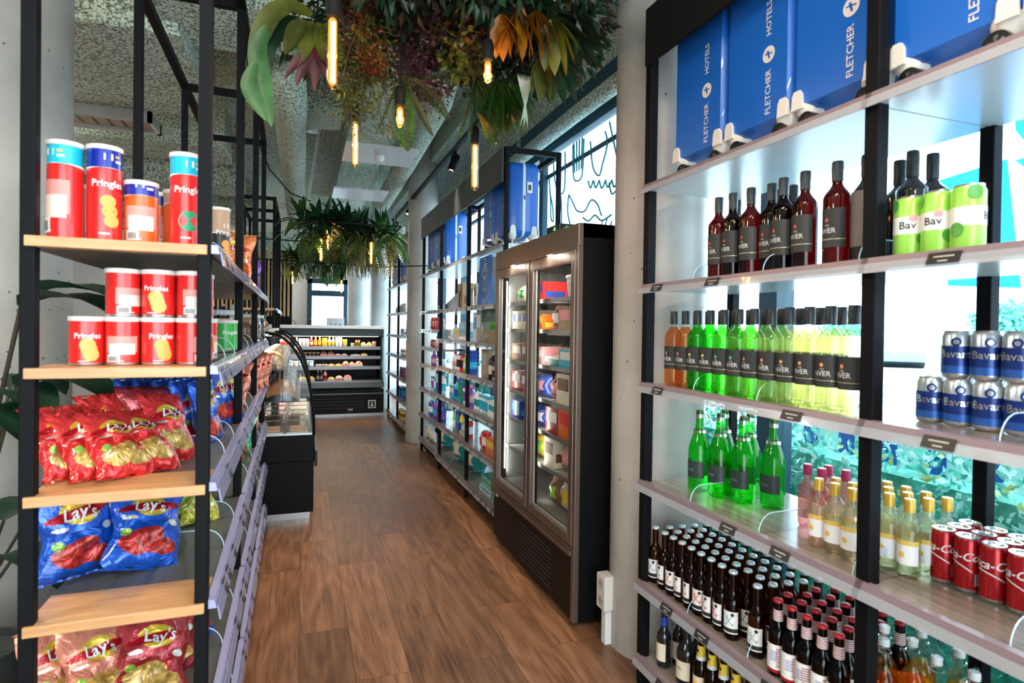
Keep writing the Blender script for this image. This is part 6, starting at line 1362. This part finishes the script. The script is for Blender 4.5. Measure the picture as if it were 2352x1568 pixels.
# ================================================================== HANGING PLANTERS
def fern_frond(mb, base, d, L, curl, n_=24, W_=.10, m=0):
    d = Vector(d).normalized(); pos = Vector(base); side0 = d.cross(Vector((0, 0, 1)))
    if side0.length < .01: side0 = Vector((1, 0, 0))
    side0.normalize(); pts = [pos.copy()]
    for i in range(n_):
        t = (i+.5)/n_; d = (d+Vector((0, 0, -1))*curl/n_).normalized(); pos = pos+d*L/n_; pts.append(pos.copy())
        l = W_*sin(pi*min(1, t*.9+.1))**.7; up = side0.cross(d)
        for s in (-1, 1):
            q = side0*s*1.0+d*.35-up*.15; quadleaf(mb, pos, q, up, l, L/n_*1.15, m)
    mb.tube(pts, .0022, 4, 1)
def spray(mb, base, L, n_, ls, rs, spread=.035, m=0, m2=None, lw=.6):
    """hanging string with small leaves"""
    x, y, z = base; pts = []; ph = rs.uniform(0, 6); am = rs.uniform(.01, .05)
    for i in range(9): t = i/8; pts.append((x+am*sin(ph+3*t), y+am*cos(ph+2.3*t), z-L*t))
    mb.tube(pts, .0015, 4, 1)
    for k in range(n_):
        t = rs.random(); i = min(7, int(t*8)); f = t*8-i; c = Vector(pts[i]).lerp(Vector(pts[i+1]), f)
        v = Vector((rs.uniform(-1, 1), rs.uniform(-1, 1), rs.uniform(-1, .3))).normalized()
        quadleaf(mb, c+v*spread*rs.random(), v, Vector((rs.uniform(-1, 1), rs.uniform(-1, 1), rs.uniform(-1, 1))), ls*rs.uniform(.7, 1.3), ls*lw, m if (m2 is None or rs.random() < .7) else m2)
def clump(mb, c, rad, n_, ls, rs, m=0, flat=.6, lw=.5, m2=None):
    for k in range(n_):
        v = Vector((rs.gauss(0, 1), rs.gauss(0, 1), rs.gauss(0, 1)*flat)); v = v.normalized()*rad*rs.random()**.5; v.z *= flat
        quadleaf(mb, Vector(c)+v, v+Vector((rs.uniform(-.5, .5), rs.uniform(-.5, .5), -.4))*rad, Vector((rs.uniform(-1, 1), rs.uniform(-1, 1), 1)), ls*rs.uniform(.6, 1.3), ls*lw, m if (m2 is None or rs.random() < .6) else m2)
def palm_leaf(mb, base, d, L, n_, rs, m=0, W_=.03, spread=.9):
    d = Vector(d).normalized(); s = d.cross(Vector((0, .3, 1))).normalized()
    for k in range(n_):
        a = (k/(n_-1)-.5)*2*spread; leafblade(mb, base, d*cos(a)+s*sin(a), (0, 0, 1), L*(1-.25*abs(a)), W_, .5, m, 6)
def planter(x, y, z, w, d, lab, dens=1):
    e = .012 if w > 1 else .005
    t = thing('hanging_planter', lab, 'hanging plants', (x, y, z))
    fr = MB()
    for sx in (-1, 1): fr.box(sx*w/2-e, sx*w/2+e, -d/2, d/2, -e, e)
    for sy in (-1, 0, 1): fr.box(-w/2, w/2, sy*d/2-e, sy*d/2+e, -e, e)
    for k in range(1, 8): fr.box(-w/2+w*k/8-.004, -w/2+w*k/8+.004, -d/2, d/2, -.004, .004)
    part('mesh_frame', fr, BLK, t, 0)
    for sx in (-1, 1):
        for sy in (-1, 1): part('suspension_wire', MB().tube([(sx*w*.45, sy*d*.45, 0), (sx*w*.24, sy*d*.4, 3.5-z)], .002, 5), STEEL, t)
    return t
rs = random.Random(21)
P1 = planter(.48, 2.25, 2.90, 1.15, 1.5, 'huge hanging planter of mixed foliage nearest above the aisle')
def addp(T_, name, fn, mats, label=None, sm=0):
    mb = MB(); fn(mb); return part(name, mb, mats, T_, sm, label=label)
# dense dark top mass
for i, (cx_, cy_) in enumerate(((-.18, .25), (.15, .25), (.36, .2), (.15, -.12), (-.25, -.30), (.05, -.45), (.35, -.25), (-.1, .1), (.3, .25), (-.35, .35), (.5, .1))):
    addp(P1, 'foliage_clump', lambda mb: clump(mb, (cx_, cy_, -.17), .27, 620, .055, rs, 0, .8, .5, 1), [LFD, LFN], None)
# brown-green trailing mass and plum trails in the middle
def trails(x0, x1, y0, y1, z, L0_, L1_, n_, ls, mats, name, lab=None, cnt=110, spread=.04, lw=.6):
    def fn(mb):
        for k in range(n_): spray(mb, (rs.uniform(x0, x1), rs.uniform(y0, y1), z), rs.uniform(L0_, L1_), cnt, ls, rs, spread, 0, 2 if len(mats) > 2 else None, lw)
    addp(P1, name, fn, mats, lab)
trails(-.16, .04, -.02, .14, -.14, .34, .44, 20, .019, [LFP, STEM, LFR], 'trailing_vine', 'plum coloured trailing vine', 150)
trails(-.08, .12, -.12, .05, -.14, .20, .30, 10, .022, [LFN, STEM, LFP], 'trailing_vine', 'brown trailing vine')
trails(-.36, -.22, -.08, .08, -.16, .22, .36, 8, .020, [LFR, STEM, LFN], 'trailing_vine', 'burgundy trailing vine')
trails(-.28, -.24, -.11, -.07, -.14, .34, .38, 4, .024, [LFX, STEM, LFA], 'trailing_vine', 'orange red trailing vine', 120, .022)
trails(-.36, -.17, -.10, .05, -.30, .28, .44, 16, .022, [LFM, STEM, LFY], 'trailing_vine', 'mossy yellow green trailing vine', 120, .045, .3)
trails(.04, .16, -.1, .05, -.14, .12, .26, 8, .045, [LFX, STEM, LFO], 'trailing_vine', 'amber leaved trailing vine', 18, .05)
trails(-.5, .45, -.5, -.2, -.06, .12, .24, 16, .035, [LFO, STEM, LFN], 'trailing_vine', 'olive trailing vine', 40, .06)
trails(.05, .19, -.06, .06, -.30, .10, .18, 9, .034, [LFY, STEM, LFM], 'trailing_vine', 'yellow green ivy', 34, .035, .9)
# long tropical leaves arching out on the snack rack side
def pathleaf(mb, pts, Wd, fold=.25, m=0, up=(0, -1, 0)):
    P_ = [Vector(q) for q in pts]; rows = []; N_ = 18; K = len(P_)-1
    for i in range(N_+1):
        t = i/N_*K; k = min(K-1, int(t)); f = t-k; p0, p1, p2, p3 = P_[max(0, k-1)], P_[k], P_[k+1], P_[min(K, k+2)]
        c = .5*((2*p1)+(p2-p0)*f+(2*p0-5*p1+4*p2-p3)*f*f+(3*p1-p0-3*p2+p3)*f**3); rows.append(c)
    b = len(mb.v)
    for i, c in enumerate(rows):
        d = (rows[min(N_, i+1)]-rows[max(0, i-1)]).normalized(); s_ = d.cross(Vector(up)).normalized(); t = i/N_; wv = Wd*.5*sin(pi*min(1, .06+.94*t))**.75; n_ = s_.cross(d)
        mb.av([c-s_*wv+n_*wv*fold, c, c+s_*wv+n_*wv*fold])
    for i in range(N_): mb.af([(3*i, 3*i+1, 3*i+4, 3*i+3), (3*i+1, 3*i+2, 3*i+5, 3*i+4)], b, m)
def big(mb):
    pathleaf(mb, [(-.46, .0, -.31), (-.53, .02, -.285), (-.60, .03, -.33), (-.645, .04, -.45), (-.64, .04, -.55)], .075, .3, 1, (0, -1, .3))
    pathleaf(mb, [(-.61, .03, -.36), (-.64, .03, -.46), (-.62, .03, -.57), (-.59, .02, -.72)], .068, .3, 0, (0, -1, .1))
    pathleaf(mb, [(-.645, .02, -.50), (-.665, .02, -.58), (-.64, .02, -.64), (-.605, .02, -.70)], .06, .3, 0, (0, -1, .1))
    pathleaf(mb, [(-.50, .05, -.32), (-.57, .06, -.34), (-.61, .06, -.42), (-.60, .06, -.50)], .08, .3, 2, (0, -1, .3))
addp(P1, 'tropical_leaf', big, [LFG, LFO, LFD], 'long arching tropical leaf', 60)
addp(P1, 'tropical_leaf', lambda mb: [leafblade(mb, (-.48+.02*k, .0, -.33), (-.45+.30*k, -.1, -.55), (0, -.8, .6), .16, .07, .9, 0, 10, .3) for k in range(4)], [LFO], 'olive tropical leaves', 60)
addp(P1, 'tropical_leaf', lambda mb: [leafblade(mb, (-.45, -.01, -.42), (-.65+.33*k, -.02*k, -.6), (0, -1, .1), .17, .040, .5, 0, 8, .3) for k in range(5)], [LFR], 'burgundy pointed leaves', 60)
addp(P1, 'tropical_leaf', lambda mb: leafblade(mb, (-.50, .0, -.40), (-.1, 0, -1), (0, -1, 0), .10, .04, .1, 0, 8, .2), [LFG], 'small green oval leaf', 60)
addp(P1, 'trailing_vine', lambda mb: pathleaf(mb, [(-.47, -.01, -.44), (-.42, .02, -.49), (-.36, .07, -.54), (-.29, .12, -.60)], .020, .2, 0, (0, -1, 0)), [LFN], 'thin dark strap leaf', 60)
# ferns low in the middle and on the window side
fr_ = [((.15, -.02, -.44), (-.28, .0, -.95), .27, .1), ((.15, -.02, -.44), (-.12, .05, -1), .24, .1), ((.15, -.02, -.44), (.45, .0, -.85), .24, .3), ((.15, -.0, -.43), (.9, -.05, -.15), .26, .9), ((.13, .0, -.43), (-.95, .1, .12), .26, .9), ((.15, -.02, -.43), (.7, -.1, -.5), .24, .5), ((.15, .02, -.44), (.35, .1, -.6), .26, .5), ((-.15, -.07, -.50), (-.38, .0, -.9), .24, .15), ((-.15, -.07, -.50), (.55, -.05, -.75), .24, .4), ((-.15, -.07, -.50), (.9, .0, -.1), .24, 1.2), ((-.15, -.05, -.50), (.15, .1, -.9), .26, .2), ((.20, .0, -.46), (.2, .1, -.95), .22, .2)]
for b_, d_, L_, c_ in fr_: addp(P1, 'fern_frond', lambda mb: fern_frond(mb, b_, d_, L_, c_, 24, .075), [LFF, STEM])
# amber and olive palmate leaves on the window side
for i, (b_, d_, m_, L_) in enumerate((((.16, -.29, -.33), (.25, -.1, -.8), LFA, .17), ((.22, -.31, -.31), (.05, -.1, -.9), LFA, .19), ((.28, -.32, -.31), (.1, -.1, -.9), LFA, .19), ((.20, -.27, -.34), (-.5, -.1, -.7), LFA, .13), ((.33, -.34, -.34), (.35, 0, -.8), LFO, .20), ((.36, -.2, -.40), (.2, 0, -.9), LFO, .18), ((.26, .0, -.44), (.2, .1, -.9), LFO, .22), ((.30, .0, -.44), (.5, .1, -.8), LFG, .2), ((.23, -.05, -.46), (.1, 0, -1), LFF, .22), ((.40, -.15, -.36), (.6, .1, -.5), LFD, .22))):
    addp(P1, 'palmate_leaf', lambda mb: palm_leaf(mb, b_, d_, L_, 5, rs, 0, L_*.34, .60), [m_], None, 60)
addp(P1, 'strap_leaf', lambda mb: [leafblade(mb, (.30+.008*k, -.08, -.43), (.30-.07*k, 0, -1), (0, -1, 0), .17+.02*(k % 3), .009, .1, 0, 7, .2) for k in range(9)], [LFW], 'pale strap leaves', 60)
addp(P1, 'dried_grass', lambda mb: [leafblade(mb, (.15, -.04, -.58), (.5+.08*rs.uniform(-3, 3), rs.uniform(-.3, .3), -.7), (0, 0, 1), .12, .004, .3, 0, 4, .2) for k in range(30)], [FLY], 'straw coloured grass tuft', 60)
addp(P1, 'foliage_clump', lambda mb: [palm_leaf(mb, (.28+.05*k, -.2, -.26), (.8-.1*k, .2*k-.3, -.1), .24, 6, rs, 0, .055, .8) for k in range(5)], [LFD], None, 60)

def planter_far(x, y, z, w, d, lab, seed, sc=1.0, pale=False):
    global rs; rs = random.Random(seed); T_ = planter(x, y, z, w, d, lab)
    for i in range(14):
        cx_, cy_ = (-.46+.071*i)*w, rs.uniform(-.4, .4)*d
        def f(mb):
            for k in range(24):
                v = Vector((rs.gauss(0, 1), rs.gauss(0, 1), rs.uniform(-.3, 1.9))); leafblade(mb, (cx_, cy_, 0), v, (0, 0, 1), .25*sc, .045*sc, 1.0, 0, 6)
        addp(T_, 'leaf_rosette', f, [LFD if i % 4 else LFF] if not pale else [LFG if i % 2 else LFF], None, 60)
    for i in range(5):
        cx_ = (-.4+.2*i)*w
        addp(T_, 'fern_clump', lambda mb: [fern_frond(mb, (cx_, rs.uniform(-.3, .3)*d, -.05), (rs.uniform(-1, 1), rs.uniform(-1, 1), -.1), .32*sc, 1.8, 14, .06) for k in range(7)], [LFF, STEM])
    addp(T_, 'grass_strands', lambda mb: [leafblade(mb, (rs.uniform(.02, .3)*w, rs.uniform(-.3, .3)*d, -.05), (rs.uniform(-.2, .2), rs.uniform(-.2, .2), -1), (0, -1, 0), .38*sc, .012, .1, 0, 5, .1) for k in range(44)], [LFO if not pale else LFG], 'drooping grass strands', 60)
    addp(T_, 'strap_leaf', lambda mb: [leafblade(mb, (-.36*w+.08*k, -.1, -.08), (.15*k-.1, 0, .1), (0, 0, 1), .46*sc, .035, 2.6, 0, 12, .3) for k in range(4)], [LFO], 'curving strap leaves', 60)
    def yb(mb):
        for k in range(7): spray(mb, (.40*w+rs.uniform(-.05, .05), rs.uniform(-.2, .1)*d, -.05), rs.uniform(.3, .42)*sc, 90, .016, rs, .02)
    if not pale: addp(T_, 'blossom_spray', yb, [FLY, STEM], 'yellow blossom spray')
    def yb2(mb):
        for k in range(5): spray(mb, (-.18*w+rs.uniform(-.05, .05), rs.uniform(-.2, .1)*d, -.05), rs.uniform(.15, .25)*sc, 60, .02, rs, .02)
    addp(T_, 'blossom_spray', yb2, [LFA if not pale else LFW, STEM], 'amber blossom spray' if not pale else 'pale leaf spray')
planter_far(.36, 5.25, 2.30, .80, .7, 'second hanging planter of dark leaves and yellow blossom above mid aisle', 31)
planter_far(.22, 8.9, 2.42, .95, .7, 'third hanging planter with broad pale green leaves near the chilled cabinet', 47, 1.0, True)

# ================================================================== PENDANT BULBS
FIL = M('glowing_filament', (1, .75, .4), .4, emit=(1, .66, .32), es=22)
m, n, l, p = nt('bulb_inner_glow'); n.remove(p); tr = n.new('ShaderNodeBsdfTransparent'); tr.inputs[0].default_value = (1, .8, .55, 1); em = n.new('ShaderNodeEmission'); em.inputs[0].default_value = (1, .50, .16, 1); em.inputs[1].default_value = 2.4
mx = n.new('ShaderNodeMixShader'); mx.inputs[0].default_value = .42; l.new(tr.outputs[0], mx.inputs[1]); l.new(em.outputs[0], mx.inputs[2]); l.new(mx.outputs[0], n['Material Output'].inputs[0]); GLOW = m
AMBG = glass('amber_bulb_glass', (1.0, .78, .48), .03); CLG = glass('clear_bulb_glass', (1, .93, .84), .03)
def pendant(x, y, zb, shape, lab, ztop, pw=3):
    t = thing('pendant_bulb', lab, 'pendant lamp', (x, y, zb), 0, 'bare filament pendant bulbs')
    if shape == 'tube':
        L_ = .205; g = MB().lathe([(0, 0), (.008, .001), (.0135, .007), (.0155, .016), (.0155, L_-.012), (.012, L_)], 18, cap=False)
        f = MB().tube([(.0015, 0, .02), (.002, .001, L_*.5), (.001, 0, L_-.02)], .0058, 8)
    else:
        L_ = .085; g = MB().lathe([(0, 0), (.010, .003), (.016, .014), (.0185, .03), (.0185, .055), (.013, L_)], 18, cap=False)
        f = MB().tube([(0, 0, .018), (0, 0, .062)], .0055, 8)
    part('bulb_glass', g, AMBG if shape != 'clear' else CLG, t, 60); part('filament', f, FIL, t, 60)
    part('glow_sleeve', MB().lathe([(.006, .012), (.0115, .02), (.0115, L_-.018), (.006, L_-.01)], 16, cap=False), GLOW, t, 60)  # added emissive sleeve imitating the glow that fills the bulb
    part('lamp_socket', MB().lathe([(.015, L_-.006), (.019, L_), (.020, L_+.045), (.014, L_+.062), (.006, L_+.068)], 18), BLKM, t)
    part('cable', MB().tube([(0, 0, L_+.06), (0.004, 0, L_+.06+(ztop-zb-L_)*.5), (0, 0, ztop-zb)], .0035, 6), BLK, t)
    lamp('POINT', 'filament_glow', (x, y, zb+L_/2), pw, (1, .62, .30), .02)
pendant(.07, 1.702, 2.129, 'tube', 'large glowing tube bulb nearest the viewer under the big planter', 2.95, 4)
pendant(.203, 2.589, 2.15, 'tube', 'glowing tube bulb hanging low over the snack rack side of the aisle', 2.9, 3)
pendant(.683, 2.417, 2.061, 'tube', 'glowing tube bulb hanging below the fern near the freezer', 2.9, 3)
pendant(.585, 1.924, 2.307, 'pear', 'short bright bulb among the amber leaves', 2.9, 4)
pendant(.32, 2.123, 2.185, 'pear', 'short dim bulb hanging beneath the plum trailing vine', 2.9, 2)
pendant(.192, 5.247, 2.10, 'tube', 'tube bulb higher of the pair under the second planter', 2.4, 3)
pendant(.135, 5.05, 1.99, 'tube', 'tube bulb lower of the pair under the second planter', 2.4, 3)
pendant(.535, 5.05, 1.985, 'tube', 'tube bulb beside the yellow blossom of the second planter', 2.4, 3)
pendant(-.143, 8.95, 2.04, 'tube', 'distant tube bulb under the third planter near the racks', 2.4, 3)
pendant(.516, 8.75, 1.93, 'tube', 'distant tube bulb in front of the far window', 2.4, 3)
